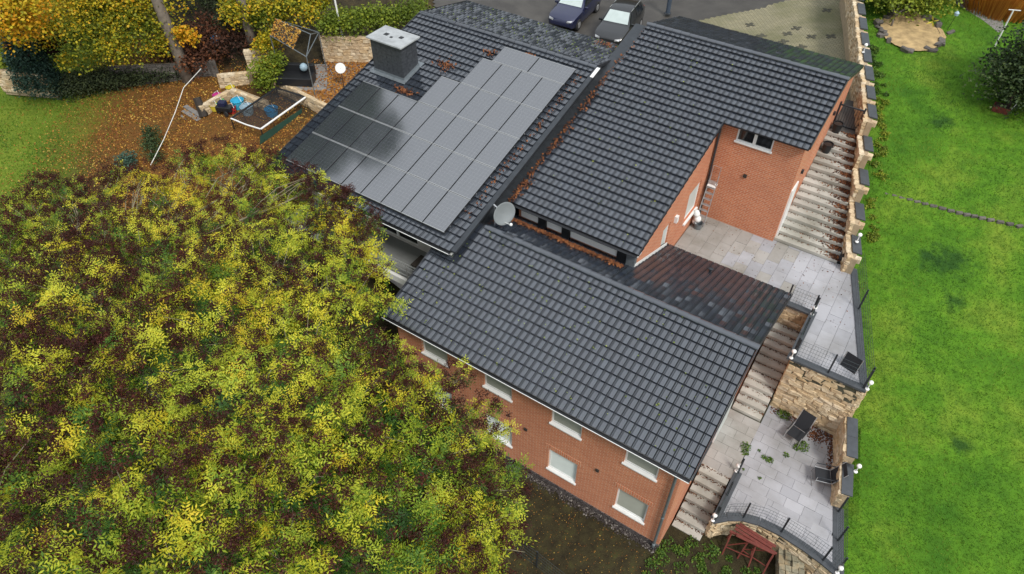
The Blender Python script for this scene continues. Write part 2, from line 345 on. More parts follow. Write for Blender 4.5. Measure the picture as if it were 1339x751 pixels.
def sheet(name, poly_fn, xs, ys, mat, off):
    """sheet that follows the ground, cells kept where poly_fn(x, y)"""
    X, Y = np.meshgrid(xs, ys); Zs = np.array([[float(gz(min(a, BX(b)-.4), b)) for a, b in zip(r1, r2)] for r1, r2 in zip(X, Y)])+off
    ny, nx = X.shape; ix = np.arange(ny*nx).reshape(ny, nx)
    Fq = [q for q, cx, cy in zip(np.stack([ix[:-1,:-1], ix[:-1,1:], ix[1:,1:], ix[1:,:-1]], -1).reshape(-1, 4), ((X[:-1,:-1]+X[1:,1:])/2).ravel(), ((Y[:-1,:-1]+Y[1:,1:])/2).ravel()) if poly_fn(cx, cy)]
    return np_mesh(name, np.stack([X, Y, Zs], -1).reshape(-1, 3), np.array(Fq), mat, kind='structure')
EDGE = lambda x: 27.3+1.09*(x+13.3)                    # drive / road edge
ROADW = lambda x, y: x < -7+.0*y and y > 19.5 and x > -24-(y-22)*1.4
sheet('road', lambda x, y: (x > -24-(y-20)*1.5) and y > 19.4 and (x < -13.4 or y > EDGE(x)) and x < BX(y)-.05, np.arange(-70, 2, .25), np.arange(18, 42, .25), M['asphalt'], .06)
sheet('driveway', lambda x, y: -13.4 <= x < BX(y)-.05 and 18.2 < y <= EDGE(x), np.arange(-14, 2, .25), np.arange(18, 42, .25), M['drive'], .07)
DRV = bpy.data.objects['driveway']; ORG['driveway'] = Vector((0, 0, 0)); M['dark_paver'] = plain('dark_paver', (.06,.058,.04), .8, .3)
for k in range(60):
    x, y = random.uniform(-13, -1.5), random.uniform(20.8, 36); a = random.uniform(0, 1.5)
    if not (x < BX(y)-.8 and y < EDGE(x)-.4 and x > -13): continue
    m = MB(); 
    for dx, dy in ((0,0), (.2,0), (-.2,0), (0,.2), (0,-.2)):
        X, Y = x+dx*math.cos(a)-dy*math.sin(a), y+dx*math.sin(a)+dy*math.cos(a); zz = float(gz(X, Y))+.078; m.cbox((X, Y, zz), (.19,.19,.02), 0, a)
    m.build('dark_paver', M['dark_paver'], DRV)
# ---------------------------------------------------------------- roof tiles
TW, TE = .235, .36
def tile_template():
    """flat interlocking tile: wide pan, one narrow rib, shade of the joints beside and below painted near-black"""
    prof = [(.0,.010,0),(.004,.018,0),(.030,.018,0),(.035,.0,1),(.049,.0,0),(.053,.012,0),(.125,.009,0),(.200,.012,0),(.204,-.012,1),(.235,-.012,1)]
    prof[-1] = (TW, -.012, 1)
    L, T = TE+.05, .066; n = len(prof); v = []; f = []; m = []
    for (x, z, k) in prof: v.append((x, 0, z+T))
    for (x, z, k) in prof: v.append((x, L, z))
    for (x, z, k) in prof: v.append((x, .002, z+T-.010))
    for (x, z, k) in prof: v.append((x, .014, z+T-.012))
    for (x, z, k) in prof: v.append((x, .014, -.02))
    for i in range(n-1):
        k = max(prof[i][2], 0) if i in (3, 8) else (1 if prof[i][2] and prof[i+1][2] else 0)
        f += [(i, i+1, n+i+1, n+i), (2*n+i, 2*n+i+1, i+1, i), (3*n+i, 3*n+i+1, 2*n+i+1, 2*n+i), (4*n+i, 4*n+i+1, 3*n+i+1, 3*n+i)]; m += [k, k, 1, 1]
    v.append((0, L, -.03)); v.append((0, 0, 0)); f.append((0, n, 5*n, 5*n+1)); m.append(0)
    return np.array(v), f, m
TV, TF, TM = tile_template()
M['gap_shade'] = plain('tile_gap_shade', (.006,.007,.009), .8, .1)  # near-black faces paint the shadow lines in tile gaps and grooves
tile_me = bpy.data.meshes.new('roof_tile'); tile_me.from_pydata([tuple(v) for v in TV], [], TF); tile_me.materials.append(M['tile']); tile_me.materials.append(M['gap_shade']); tile_me.polygons.foreach_set('material_index', TM); tile_me.update()
def slope_basis(p, back):
    c, s = 1/math.hypot(1, p), p/math.hypot(1, p)
    if back: return np.array([[-1,0,0],[0,-c,s],[0,s,c]], float)      # rows: x axis, y axis (up slope), normal
    return np.array([[1,0,0],[0,c,s],[0,-s,c]], float)
def lay_tiles(roof, x0, x1, ye, ze, yr, zr, keep, nind, back=False, sink=.045):
    """tiles on the plane from the eave (ye, ze) up to the ridge (yr, zr); nearest nind as objects, the rest one mesh"""
    p = (zr-ze)/abs(yr-ye); B = slope_basis(p, back); L = math.hypot(yr-ye, zr-ze)
    nr = int(math.ceil(L/TE)); e = L/nr; nc = int(round((x1-x0)/TW)); w = (x1-x0)/nc
    sc = np.array([w/TW, e/TE, 1.])
    pos = []
    for r in range(nr):
        for c in range(nc):
            xa = x1-c*w if back else x0+c*w
            q = np.array([xa, ye, ze])+B[1]*(r*e)-B[2]*sink
            mid = q+B[0]*w/2+B[1]*e/2
            if keep(mid[0], mid[1]): pos.append((np.linalg.norm(mid-np.array(CAMP)), q))
    pos.sort(key=lambda t: t[0]); o0 = np.array(ORG[roof.name][:])
    R = Matrix([[B[0][i], B[1][i], B[2][i]] for i in range(3)])
    for d, q in pos[:nind]:
        o = bpy.data.objects.new('roof_tile', tile_me); COL.objects.link(o); o.parent = roof
        J = Matrix.Rotation(random.gauss(0, .006), 3, 'X') @ Matrix.Rotation(random.gauss(0, .008), 3, 'Y')
        o.matrix_local = Matrix.Translation(Vector(q-o0)) @ (R @ J).to_4x4() @ Matrix.Diagonal((*sc, 1))
    rest = [q for d, q in pos[nind:]]
    if rest:
        V = []; T = TV*sc
        for q in rest:
            a = random.gauss(0, .035 if back else .008); t2 = T.copy(); t2[:, 2] += T[:, 0]*a+random.gauss(0, .0015)+T[:, 1]*random.gauss(0, .04 if back else .006); V.append(t2 @ B+q)
        V = np.concatenate(V); nv = len(TV); F4 = np.array(TF)
        np_mesh('roof_tiles', V, np.concatenate([F4+i*nv for i in range(len(rest))]), [M['tile'], M['gap_shade']], roof, kind='stuff', mi=np.tile(TM, len(rest)))
RT = None
def ridge(roof, x0, x1, y, z, r=.12):
    global RT
    if RT is None:
        b = MB(); n = 8; prof = [(math.cos(math.pi*k/n), math.sin(math.pi*k/n)) for k in range(n+1)]
        for xx, rr in ((0, .115), (.40, .135), (.44, .135)):
            for c, s in prof: b.v.append((xx, c*rr, s*rr*.8-.03))
        for i in range(2):
            for k in range(n): b.f.append([i*(n+1)+k, i*(n+1)+k+1, (i+1)*(n+1)+k+1, (i+1)*(n+1)+k]); b.m.append(0)
        b.f.append([2*(n+1)+k for k in range(n+1)]); b.m.append(0)
        me = bpy.data.meshes.new('ridge_tile'); me.from_pydata(b.v, [], b.f); me.materials.append(M['tile']); me.update(); RT = me
    n = int(round((x1-x0)/.4)); w = (x1-x0)/n; o0 = ORG[roof.name]
    for i in range(n):
        o = bpy.data.objects.new('ridge_tile', RT); COL.objects.link(o); o.parent = roof
        o.location = Vector((x0+i*w, y, z+.01+random.gauss(0, .003)))-o0; o.scale.x = w/.4*.99; o.rotation_euler = (0, 0, random.gauss(0, .006))
def slab_plane(mb, pts, th=.06, mi=0):      # roof deck polygon pts (3D), extruded down
    n = len(pts); mb.add(list(pts)+[(x, y, z-th) for x, y, z in pts], [tuple(range(n)), tuple(range(n, 2*n))[::-1]]+[(i, n+i, n+(i+1) % n, (i+1) % n) for i in range(n)], mi)
# facade in a plane of constant y (normal -y) or constant x (normal +x) with openings
def facade(mb, axis, c, a0, a1, z0, ztop, ops, depth=.14, mi=0, sgn=1):
    """ztop: function of a (linear pieces at breakpoints) or number; ops: (a0, a1, z0, z1)"""
    zt = ztop if callable(ztop) else (lambda a: ztop)
    As = sorted(set([a0, a1]+[o[0] for o in ops]+[o[1] for o in ops])); Zs = sorted(set([z0]+[o[2] for o in ops]+[o[3] for o in ops]))
    P = lambda a, z, d=0: (a, c+d*sgn, z) if axis == 'y' else (c-d*sgn, a, z)
    for i in range(len(As)-1):
        l, r = As[i], As[i+1]; m = (l+r)/2
        for j in range(len(Zs)):
            lo = Zs[j]; hi = Zs[j+1] if j+1 < len(Zs) else None
            if hi is None: mb.add([P(l, lo), P(r, lo), P(r, zt(r)), P(l, zt(l))], [(0,1,2,3)], mi); continue
            if any(o[0] <= m <= o[1] and o[2] <= (lo+hi)/2 <= o[3] for o in ops): continue
            mb.add([P(l, lo), P(r, lo), P(r, hi), P(l, hi)], [(0,1,2,3)], mi)
    for x0, x1, b, t in ops:
        mb.add([P(x0,b), P(x1,b), P(x1,b,depth), P(x0,b,depth)], [(0,1,2,3)], mi); mb.add([P(x0,t), P(x1,t), P(x1,t,depth), P(x0,t,depth)], [(0,1,2,3)], mi)
        mb.add([P(x0,b), P(x0,t), P(x0,t,depth), P(x0,b,depth)], [(0,1,2,3)], mi); mb.add([P(x1,b), P(x1,t), P(x1,t,depth), P(x1,b,depth)], [(0,1,2,3)], mi)
def window_y(house, y, x0, x1, z0, z1, shut, sill=True, panes=False, label=None):
    """window set in a wall facing -y"""
    f = MB(); d = y+(.03 if panes else .075)
    for a, b in (((x0, d, z0), (x0+.06, d+.06, z1)), ((x1-.06, d, z0), (x1, d+.06, z1)), ((x0+.06, d, z0), (x1-.06, d+.06, z0+.06)), ((x0+.06, d, z1-.06), (x1-.06, d+.06, z1))): f.box(a, b)
    if panes: f.box(((x0+x1)/2-.06, d-.005, z0+.06), ((x0+x1)/2+.06, d+.055, z1-.06))
    w = f.build('window', M['white'], house)
    if label: w['label'] = label
    if panes:
        for a, b in ((x0+.06, (x0+x1)/2-.06), ((x0+x1)/2+.06, x1-.06)): MB().box((a, d+.03, z0+.06), (b, d+.045, z1-.06)).build('pane', M['glass'], w)
    else:
        s = MB(); n = int((z1-z0-.06)/.052)
        for i in range(n):
            zz = z0+.06+i*(z1-z0-.12)/n; s.add([(x0+.05, d+.025, zz), (x1-.05, d+.025, zz), (x1-.05, d+.012, zz+.024), (x0+.05, d+.012, zz+.024), (x1-.05, d+.025, zz+.05), (x0+.05, d+.025, zz+.05)], [(0,1,2,3), (3,2,4,5)])
        s.build('roller_shutter', M[shut], w)
    if sill: MB().box((x0-.04, y-.06, z0-.06), (x1+.04, y+.0745, z0+.012)).build('sill', M['white'], w, bevel=.008)
# ================================================================ HOUSE A (front)
AX0, AX1 = -11.17, .30; AYE, AZE, AYR, AZR, AYB, AZB = -.30, 5.476, 4.104, 6.908, 9.316, 4.683
zA = lambda y: AZE+(y-AYE)*(AZR-AZE)/(AYR-AYE) if y < AYR else AZR-(y-AYR)*(AZR-AZB)/(AYB-AYR)
BX0, BXN, BXR = -9.93, -4.596, -1.26; BYE, BZE, BYR, BZR, BYW, BYB, BZB = 5.713, 7.012, 16.657, 9.626, 12.697, 20.4, 8.505
zB = lambda y: BZR-.2389*(BYR-y) if y < BYR else BZR-.2995*(y-BYR)
CX0, CX1 = -19.62, -10.33; CYE, CZE, CYR, CZR, CYB, CZB = 2.538, 6.687, 12.786, 9.165, 16.4, 8.37
zC = lambda y: CZR-.2418*(CYR-y) if y < CYR else CZR-.22*(y-CYR)
HA = thing('brick_house', (-5.5, 4.5, 0), 'lowest brick house wing with dark tiled roof and two rows of shuttered windows', 'house')
WX = [(-9.87,-8.72), (-7.19,-6.04), (-4.50,-3.36), (-1.82,-.69)]
ops = [(a, b, 1.05, 2.32) for a, b in WX]+[(a, b, 3.95, 5.15) for a, b in WX]
AWL = -10.95
w = MB(); facade(w, 'y', 0, AWL, 0, -1.2, 5.3, ops); w.build('front_wall', M['brick_x'], HA)
for xx in (0, AWL):
    MB().add([(xx,0,-1.2), (xx,9,-1.2), (xx,9,zA(9)-.1), (xx,AYR,zA(AYR)-.1), (xx,0,zA(0)-.1)], [(0,1,2,3,4)]).build('gable_wall', M['brick_y'], HA)
MB().add([(AWL,9,-1.2), (0,9,-1.2), (0,9,zA(9)-.1), (AWL,9,zA(9)-.1)], [(0,1,2,3)]).build('back_wall', M['brick_x'], HA)
for i, (a, b) in enumerate(WX):
    window_y(HA, 0, a, b, 1.05, 2.32, 'shutter' if i == 3 else 'shutter_pale'); window_y(HA, 0, a, b, 3.95, 5.15, 'shutter')
    MB().box((a-.12, -.012, 2.322), (b+.12, .1, 2.57)).build('lintel', M['soldier'], HA)
def plinth_mat():
    t = NT('pebble_plinth'); P = t.pos(); v = t.N('TexVoronoi', Scale=26.); t.l.new(P, v.inputs['Vector'])
    c = t.ramp(v.outputs['Color'], [(.2, (.03,.025,.025)), (.5, (.07,.06,.06)), (.8, (.14,.12,.115))]); t.bump(v.outputs['Distance'], .8, .02); return t.fin(c, .8, .3)
M['plinth'] = plinth_mat()
MB().box((AWL, -.035, -1), (.03, .05, .22)).build('plinth', M['plinth'], HA)
for x, z in ((-5.45, 2.72), (-2.62, 2.68)): MB().cbox((x, -.02, z), (.12, .06, .12)).build('air_vent', M['wood_dark'], HA)
ra = MB()
slab_plane(ra, [(AX0, AYE, AZE-.06), (AX1, AYE, AZE-.06), (AX1, AYR, AZR-.06), (AX0, AYR, AZR-.06)])
slab_plane(ra, [(AX0+1, AYR, AZR-.06), (AX1, AYR, AZR-.06), (AX1, AYB, AZB-.06), (AX0+1, AYB, AZB-.06)])
RA = ra.build('roof', M['tile_edge'], HA)
lay_tiles(RA, AX0, AX1, AYE-.03, AZE-.01, AYR, AZR, lambda x, y: not (x < CX1-.1 and y > 4.1), 300)
lay_tiles(RA, -9.9, AX1, AYB+.03, AZB-.012, AYR, AZR, lambda x, y: not (x < BXN-.25 and y > 6.2), 0, back=True)
ridge(RA, -9.9, AX1+.02, AYR, AZR)
vb = MB(); vb.beam((AX1+.03, AYE-.03, AZE-.03), (AX1+.03, AYR, AZR-.03), .035, .13); vb.beam((AX1+.03, AYR, AZR-.03), (AX1+.03, AYB, AZB-.03), .035, .13)
vb.beam((AX0-.02, AYE-.03, AZE-.03), (AX0-.02, 2.6, zA(2.6)-.03), .035, .13); vb.build('verge', M['tile_edge'], HA)
MB().box((AX0, -.27, AZE-.25), (AX1, -.245, AZE-.1)).box((AX0, -.245, AZE-.25), (AX1, 0.02, AZE-.22)).build('fascia', M['white'], HA)
def gutter(house, p0, p1, r=.07, mat='black'):
    m = MB(); p0 = Vector(p0); p1 = Vector(p1); d = (p1-p0).normalized(); o = Vector((d.y, -d.x, 0)); n = 7; b = 0
    for p in (p0, p1):
        for rr in (r, r-.008):
            for k in range(n): q = math.pi*k/(n-1); m.v.append(tuple(p+o*math.cos(q)*rr-Vector((0, 0, 1))*math.sin(q)*rr))
    for s in (0, n):
        for k in range(n-1): m.f.append([s+k, s+k+1, 2*n+s+k+1, 2*n+s+k]); m.m.append(1 if s else 0)
    m.box(p0+o*(r-.004)-Vector((0,0,.006)), p1+o*(r+.014)+Vector((0,0,.012)))
    return m.build('gutter', [M['white' if mat == 'black' else mat], M['black']], house)
gutter(HA, (AX0, AYE-.07, AZE-.07), (AX1, AYE-.07, AZE-.07))
MB().tube([(-.14, AYE-.06, AZE-.13), (-.14, AYE-.03, AZE-.22), (-.14, -.1, AZE-.5), (-.14, -.1, .45), (-.14, -.1, -.1)], .05, 8).tube([(-.14,-.1,.0),(-.14,-.1,.35)], .06, 8).tube([(-.14,-.1,2.2),(-.14,-.1,2.26)], .06, 8).build('downpipe', M['zinc'], HA, smooth=True)
MB().box((0, 4.35, .9), (.06, 5.75, 3.0)).build('door', M['white'], HA)
MB().box((.061, 4.45, .95), (.07, 5.65, 2.9)).build('door_panel', M['shutter_pale'], HA)
gr = MB().box((AX0+1, AYB-.05, AZB-.12), (AX1, AYB+.02, AZB-.06)).build('eave_board', M['tile_edge'], HA)
MB().lathe((-2.6, 8.3, zA(8.3)), [(.05, -.02), (.05, .14), (.09, .15), (.09, .2), (.01, .22)], 10).build('vent_pipe', M['dark_metal'], HA)
# ================================================================ HOUSE B (upper, with wing)
HB = thing('brick_house', (-6, 14, 3), 'brick house with long dark roof stepped round a recessed wing beside the paved terrace', 'house')
gt = lambda y: zB(y)-.1
for nm, args in (('front_wall', (6.1, -9.75, -4.78, 3, 6.85, [])), ('wing_wall', (12.9, -4.78, -1.42, 3, zB(12.9)-.1, [(-4.02, -2.58, 7.86, 8.5)])), ('back_wall', (20.1, -9.75, -1.42, 3, zB(20.1)-.1, []))):
    w = MB(); facade(w, 'y', *args); w.build(nm, M['brick_x'], HB)
w = MB(); facade(w, 'x', -4.78, 6.1, 12.9, 3, gt, [(11.0, 12.3, 4.55, 6.05), (8.6, 9.3, 3.8, 5.9)]); w.build('gable_wall', M['brick_y'], HB)
for xx, ya in ((-1.42, 12.9), (-9.75, 6.1)):
    w = MB(); facade(w, 'x', xx, ya, BYR, 3, gt, []); facade(w, 'x', xx, BYR, 20.1, 3, gt, []); w.build('gable_wall', M['brick_y'], HB)
window_y(HB, 12.9, -4.02, -2.58, 7.86, 8.5, 'shutter', panes=True)
def window_x(house, x, y0, y1, z0, z1, shut, name='window', sill=True):
    f = MB(); d = x-.075
    for a, b in (((d-.06, y0, z0), (d, y0+.07, z1)), ((d-.06, y1-.07, z0), (d, y1, z1)), ((d-.06, y0+.07, z0), (d, y1-.07, z0+.07)), ((d-.06, y0+.07, z1-.07), (d, y1-.07, z1))): f.box(a, b)
    w = f.build(name, M['white'], house); MB().box((d-.04, y0+.07, z0+.07), (d-.02, y1-.07, z1-.07)).build('roller_shutter', M[shut], w)
    if sill: MB().box((x-.08, y0-.05, z0-.08), (x+.09, y1+.05, z0-.002)).build('sill', M['white'], w)
window_x(HB, -4.78, 11.0, 12.3, 4.55, 6.05, 'shutter_pale'); window_x(HB, -4.78, 8.6, 9.3, 3.8, 5.9, 'shutter_pale', 'door', False)
MB().box((-1.42, 13.15, 3.85), (-1.36, 13.95, 6.3)).build('door', M['white'], HB)
MB().cbox((-4.72, 9.75, 5.7), (.12, .18, .3)).build('wall_lamp', M['white'], HB)
MB().cbox((-3.27, 12.87, 6.45), (.14, .08, .14)).build('air_vent', M['wood_dark'], HB)
MB().cbox((-1.38, 14.0, 6.75), (.1, .14, .14)).cbox((-1.38, 17.5, 7.6), (.1, .14, .14)).build('wall_lamp', M['dark_metal'], HB)
rb = MB(); d = .06
slab_plane(rb, [(BX0, BYE, BZE-d), (BXN, BYE, BZE-d), (BXN, BYW, zB(BYW)-d), (BXR, BYW, zB(BYW)-d), (BXR, BYR, BZR-d), (BX0, BYR, BZR-d)])
slab_plane(rb, [(BX0, BYR, BZR-d), (BXR, BYR, BZR-d), (BXR, BYB, BZB-d), (BX0, BYB, BZB-d)])
RB = rb.build('roof', M['tile_edge'], HB)
lay_tiles(RB, BX0+.05, BXR, BYE-.03, BZE-.007, BYR, BZR, lambda x, y: x < BXN or y > BYW, 300)
lay_tiles(RB, BX0, BXR, BYB+.03, BZB-.009, BYR, BZR, lambda x, y: True, 0, back=True)
ridge(RB, BX0, BXR+.02, BYR, BZR)
vb = MB(); vb.beam((BXN+.02, BYE, BZE-.04), (BXN+.02, BYW-.02, zB(BYW)-.04), .03, .13); vb.beam((BXR+.02, BYW, zB(BYW)-.04), (BXR+.02, BYR, BZR-.04), .03, .13); vb.beam((BXR+.02, BYR, BZR-.04), (BXR+.02, BYB, BZB-.04), .03, .13)
vb.build('verge', M['tile_edge'], HB)
gutter(HB, (BX0, BYE-.07, BZE-.06), (BXN, BYE-.07, BZE-.06), mat='zinc_dark'); gutter(HB, (BXN, BYW-.07, zB(BYW)-.06), (BXR, BYW-.07, zB(BYW)-.06), .06, 'zinc_dark')
MB().tube([(-4.6, 12.62, 8.6), (-4.66, 12.75, 8.45), (-4.68, 12.82, 8.2), (-4.68, 12.82, 3.8)], .045, 8).build('downpipe', M['zinc_dark'], HB)
for a, b in ((-9.6,-8.83), (-8.45,-7.8), (-7.42,-5.5)): MB().box((a, 6.02, 6.2), (b, 6.09, 6.62)).build('clerestory_panel', M['white'], HB)
for a, b in ((-8.8,-8.48), (-7.77,-7.45), (-5.46,-5.1)): MB().box((a, 5.95, 6.1), (b, 6.09, 6.75)).build('cladding', M['black'], HB)
MB().box((BX0, 5.78, 6.78), (BXN, 6.1, 6.82)).build('soffit', M['white'], HB)
MB().box((-5.06, 5.9, 6.02), (-4.74, 6.12, 6.72)).build('corner_flashing', M['zinc'], HB)
MB().beam((-4.74, 6.0, zA(6.0)+.05), (-4.74, 9.2, zA(9.2)+.05), .03, .14).build('step_flashing', M['white'], HB)
# ================================================================ HOUSE C (solar roof)
HC = thing('brick_house', (-15, 9, 3), 'house under the solar panels with a dark clad chimney and an open balcony', 'house')
for nm, args in (('front_wall', (4.15, -19.4, -10.45, -.5, 6.85, [(-18.2, -16.4, 4.1, 6.2), (-15.6, -13.4, 4.1, 6.2)])), ('back_wall', (16.1, -19.4, -10.45, 2, zC(16.1)-.1, []))):
    w = MB(); facade(w, 'y', *args); w.build(nm, M['plaster'], HC)
for xx in (-19.4, -10.45):
    w = MB(); facade(w, 'x', xx, 4.15, CYR, -.5, lambda y: zC(y)-.1, []); facade(w, 'x', xx, CYR, 16.1, -.5, lambda y: zC(y)-.1, []); w.build('gable_wall', M['plaster'], HC)
for a, b in ((-18.2,-16.4), (-15.6,-13.4)): window_y(HC, 4.15, a, b, 4.1, 6.2, 'shutter_pale', sill=False, panes=True)
MB().box((CX1-.02, 4.2, 6.0), (CX1+.02, 4.25, 6.1)).add([(CX1-.05, 3.6, 5.6), (CX1-.05, 12.786, 8.6), (CX1-.05, 12.786, CZR-.08), (CX1-.05, 2.6, zC(2.6)-.08), (CX1-.05, 2.6, 6.2)], [(0,1,2,3,4)]).build('side_cladding', M['black'], HC)
MB().box((-10.44, 2.6, 5.4), (-10.385, 16.0, 6.25)).build('side_cladding', M['black'], HC)
rc = MB()
slab_plane(rc, [(CX0, CYE, CZE-d), (CX1, CYE, CZE-d), (CX1, CYR, CZR-d), (CX0, CYR, CZR-d)]); slab_plane(rc, [(CX0, CYR, CZR-d), (CX1, CYR, CZR-d), (CX1, CYB, CZB-d), (CX0, CYB, CZB-d)])
RC = rc.build('roof', M['tile_edge'], HC)
inchim = lambda x, y: -19.05 < x < -17.35 and 8.75 < y < 9.85
lay_tiles(RC, CX0, CX1, CYE-.03, CZE-.007, CYR, CZR, lambda x, y: not inchim(x, y), 300)
lay_tiles(RC, CX0, CX1, CYB+.03, CZB-.007, CYR, CZR, lambda x, y: True, 0, back=True)
ridge(RC, CX0, CX1+.02, CYR, CZR)
vb = MB(); vb.beam((CX0-.02, CYE, CZE-.03), (CX0-.02, CYR, CZR-.03), .035, .13); vb.beam((CX0-.02, CYR, CZR-.03), (CX0-.02, CYB, CZB-.03), .035, .13); vb.beam((CX1+.02, CYR, CZR-.03), (CX1+.02, CYB, CZB-.03), .035, .13)
vb.build('verge', M['tile_edge'], HC)
MB().beam((CX1+.12, CYE, zC(CYE)+.0), (CX1+.12, CYR, zC(CYR)+.0), .2, .10).build('verge_flashing', M['zinc_dark'], HC)
MB().beam((CX1+.17, CYR-.7, zC(CYR-.7)+.07), (CX1+.17, CYR-.1, zC(CYR-.1)+.07), .14, .03).build('flashing_end', M['white'], HC)
gutter(HC, (CX0, CYE-.07, CZE-.06), (CX1, CYE-.07, CZE-.06))
MB().box((CX0, CYE+.02, CZE-.24), (CX1, CYE+.045, CZE-.1)).box((CX0, CYE+.045, CZE-.24), (CX1, 4.15, CZE-.2)).build('fascia', M['white'], HC)
MB().add([(-10.45,2.9,zB(2.9)-.35), (-9.86,2.9,zB(2.9)-.35), (-9.86,5.7,zB(5.7)-.10), (-9.86,16.6,zB(16.6)-.10), (-10.45,16.6,zB(16.6)-.10), (-10.45,5.7,zB(5.7)-.10)], [(0,1,2,5), (5,2,3,4)]).build('valley_gutter', M['zinc_dark'], HC)
# chimney
CH = (-18.25, 9.3); cm = MB(); R0 = math.radians(0)
cm.box((CH[0]-.8, CH[1]-.50, 7.9), (CH[0]+.8, CH[1]+.50, 9.7))
chm = cm.build('chimney', M['dark_metal'], RC)
def clad():
    t = NT('slate_cladding'); P = t.pos(); n = t.noise(9, 5, vec=P)
    return t.fin(t.ramp(n, [(.3, (.028,.032,.038)), (.7, (.06,.066,.075))]), .4, .5)
M['clad'] = clad(); cm = MB()
for i in range(10):
    z0 = 8.05+i*.165
    for j in range(6):
        a = CH[0]-.83+j*.277; cm.box((a+.004, CH[1]-.535, z0), (a+.272, CH[1]-.50, z0+.158)); 
    for j in range(3):
        a = CH[1]-.5+j*.333; cm.box((CH[0]+.8, a+.004, z0), (CH[0]+.832, a+.329, z0+.158)); cm.box((CH[0]-.832, a+.004, z0), (CH[0]-.8, a+.329, z0+.158))
cm.build('chimney_cladding', M['clad'], HC)
M['capc'] = plain('concrete_cap', (.33,.35,.36), .7, .3, 3)
MB().box((CH[0]-.96, CH[1]-.64, 9.7), (CH[0]+.96, CH[1]+.64, 9.77)).build('chimney_cap', M['capc'], HC, bevel=.01)
for x, y, r in ((-.35,.0,.1), (.0,-.1,.06), (.38,.1,.09)): MB().box((CH[0]+x-r, CH[1]+y-r, 9.771), (CH[0]+x+r, CH[1]+y+r, 9.785)).build('flue', M['black'], HC)
fl = MB(); zf = lambda y: zC(y)+.03
for a, b in (((CH[0]-.98, CH[1]-.72), (CH[0]+.98, CH[1]-.54)), ((CH[0]-.98, CH[1]+.54), (CH[0]+.98, CH[1]+.72))): fl.add([(a[0], a[1], zf(a[1])), (b[0], a[1], zf(a[1])), (b[0], b[1], zf(b[1])), (a[0], b[1], zf(b[1]))], [(0,1,2,3)])
for s in (-1, 1): fl.add([(CH[0]+s*.83, CH[1]-.72, zf(CH[1]-.72)+.004), (CH[0]+s*1.0, CH[1]-.72, zf(CH[1]-.72)+.004), (CH[0]+s*1.0, CH[1]+.72, zf(CH[1]+.72)+.004), (CH[0]+s*.83, CH[1]+.72, zf(CH[1]+.72)+.004)], [(0,1,2,3)])
for s in (-1, 1): fl.beam((CH[0]-.84, CH[1]-.54, zf(CH[1]-.54)+.05), (CH[0]+.84, CH[1]-.54, zf(CH[1]-.54)+.05), .02, .1) if s < 0 else fl.beam((CH[0]+.845, CH[1]-.54, zf(CH[1]-.54)+.05), (CH[0]+.845, CH[1]+.54, zf(CH[1]+.54)+.05), .02, .1)
fl.build('chimney_flashing', M['zinc'], HC)
# balcony
MB().box((-19.4, 2.5, 3.75), (-11.02, 4.15, 4.0)).build('balcony_floor', M['floor_grey'], HC)
MB().box((-19.4, 2.36, 3.72), (-11.1, 2.5, 4.05)).build('balcony_edge', M['white'], HC)
rl = MB()
for z in (4.3, 4.55, 4.8, 4.95): rl.tube([(-19.3, 2.43, z), (-11.15, 2.43, z)], .018 if z < 4.9 else .026, 6)
for x in np.arange(-19.3, -11, 1.35): rl.tube([(x, 2.43, 4.0), (x, 2.43, 4.95)], .022, 6)
rl.build('balcony_railing', M['alu'], HC)
t = thing('side_table', (-12.3, 3.25, 4.0), 'low dark table standing on the balcony floor', 'table')
MB().box((-12.75, 2.9, 4.42), (-11.8, 3.55, 4.46)).build('tabletop', M['wood_dark'], t)
for x in (-12.7, -11.85):
    for y in (2.95, 3.5): MB().box((x-.02, y-.02, 4.0), (x+.02, y+.02, 4.42)).build('leg', M['black'], t)
# ================================================================ solar array
SA = thing('solar_array', (-10.95, 2.99, 6.8), 'array of black solar panels in stepped rows on the tiled roof', 'solar panels')
pw, ph = 1.0097, 1.6946; Bc = slope_basis(.2418, False); P0 = np.array([-10.948, 2.986, 6.9156])
def panel_mesh(w, h):
    gl = MB().box((.018, .018, .0), (w-.018, h-.018, .036))
    me = bpy.data.meshes.new('solar_panel'); me.from_pydata(gl.v, [], gl.f); me.materials.append(M['pv']); me.update()
    fr = MB(); e = .012
    for a, b in (((e, e, 0), (w-e, .034, .041)), ((e, h-.034, 0), (w-e, h-e, .041)), ((e, .034, 0), (.024, h-.034, .039)), ((w-.024, .034, 0), (w-e, h-.034, .039))): fr.box(a, b)
    mf = bpy.data.meshes.new('frame'); mf.from_pydata(fr.v, [], fr.f); mf.materials.append(M['pv_frame']); mf.materials.append(M['black']); mf.polygons.foreach_set('material_index', [0]*12+[1]*12); mf.update(); return me, mf
pm1 = panel_mesh(pw, ph); pm2 = panel_mesh(ph+.1, pw)
def put_panel(i, jj, pm, dx=0):
    q = P0+Bc[0]*(-(i+1)*pw+dx)+Bc[1]*(jj*ph)-Bc[2]*.036
    o = bpy.data.objects.new('solar_panel', pm[0]); COL.objects.link(o); o.parent = SA
    Rm = Matrix([[Bc[0][k], Bc[1][k], Bc[2][k]] for k in range(3)]) @ Matrix.Rotation(random.gauss(0, .002), 3, 'X')
    o.matrix_local = Matrix.Translation(Vector(q)-ORG[SA.name]) @ Rm.to_4x4()
    f = bpy.data.objects.new('frame', pm[1]); COL.objects.link(f); f.parent = o
for j, n in enumerate((8, 8, 8, 5, 4)):
    for i in range(n): put_panel(i, j, pm1)
for i in range(2): put_panel(0, 5, pm2, dx=-(ph+.1)*(i)-(ph+.1)+pw+.02)
rails = MB()
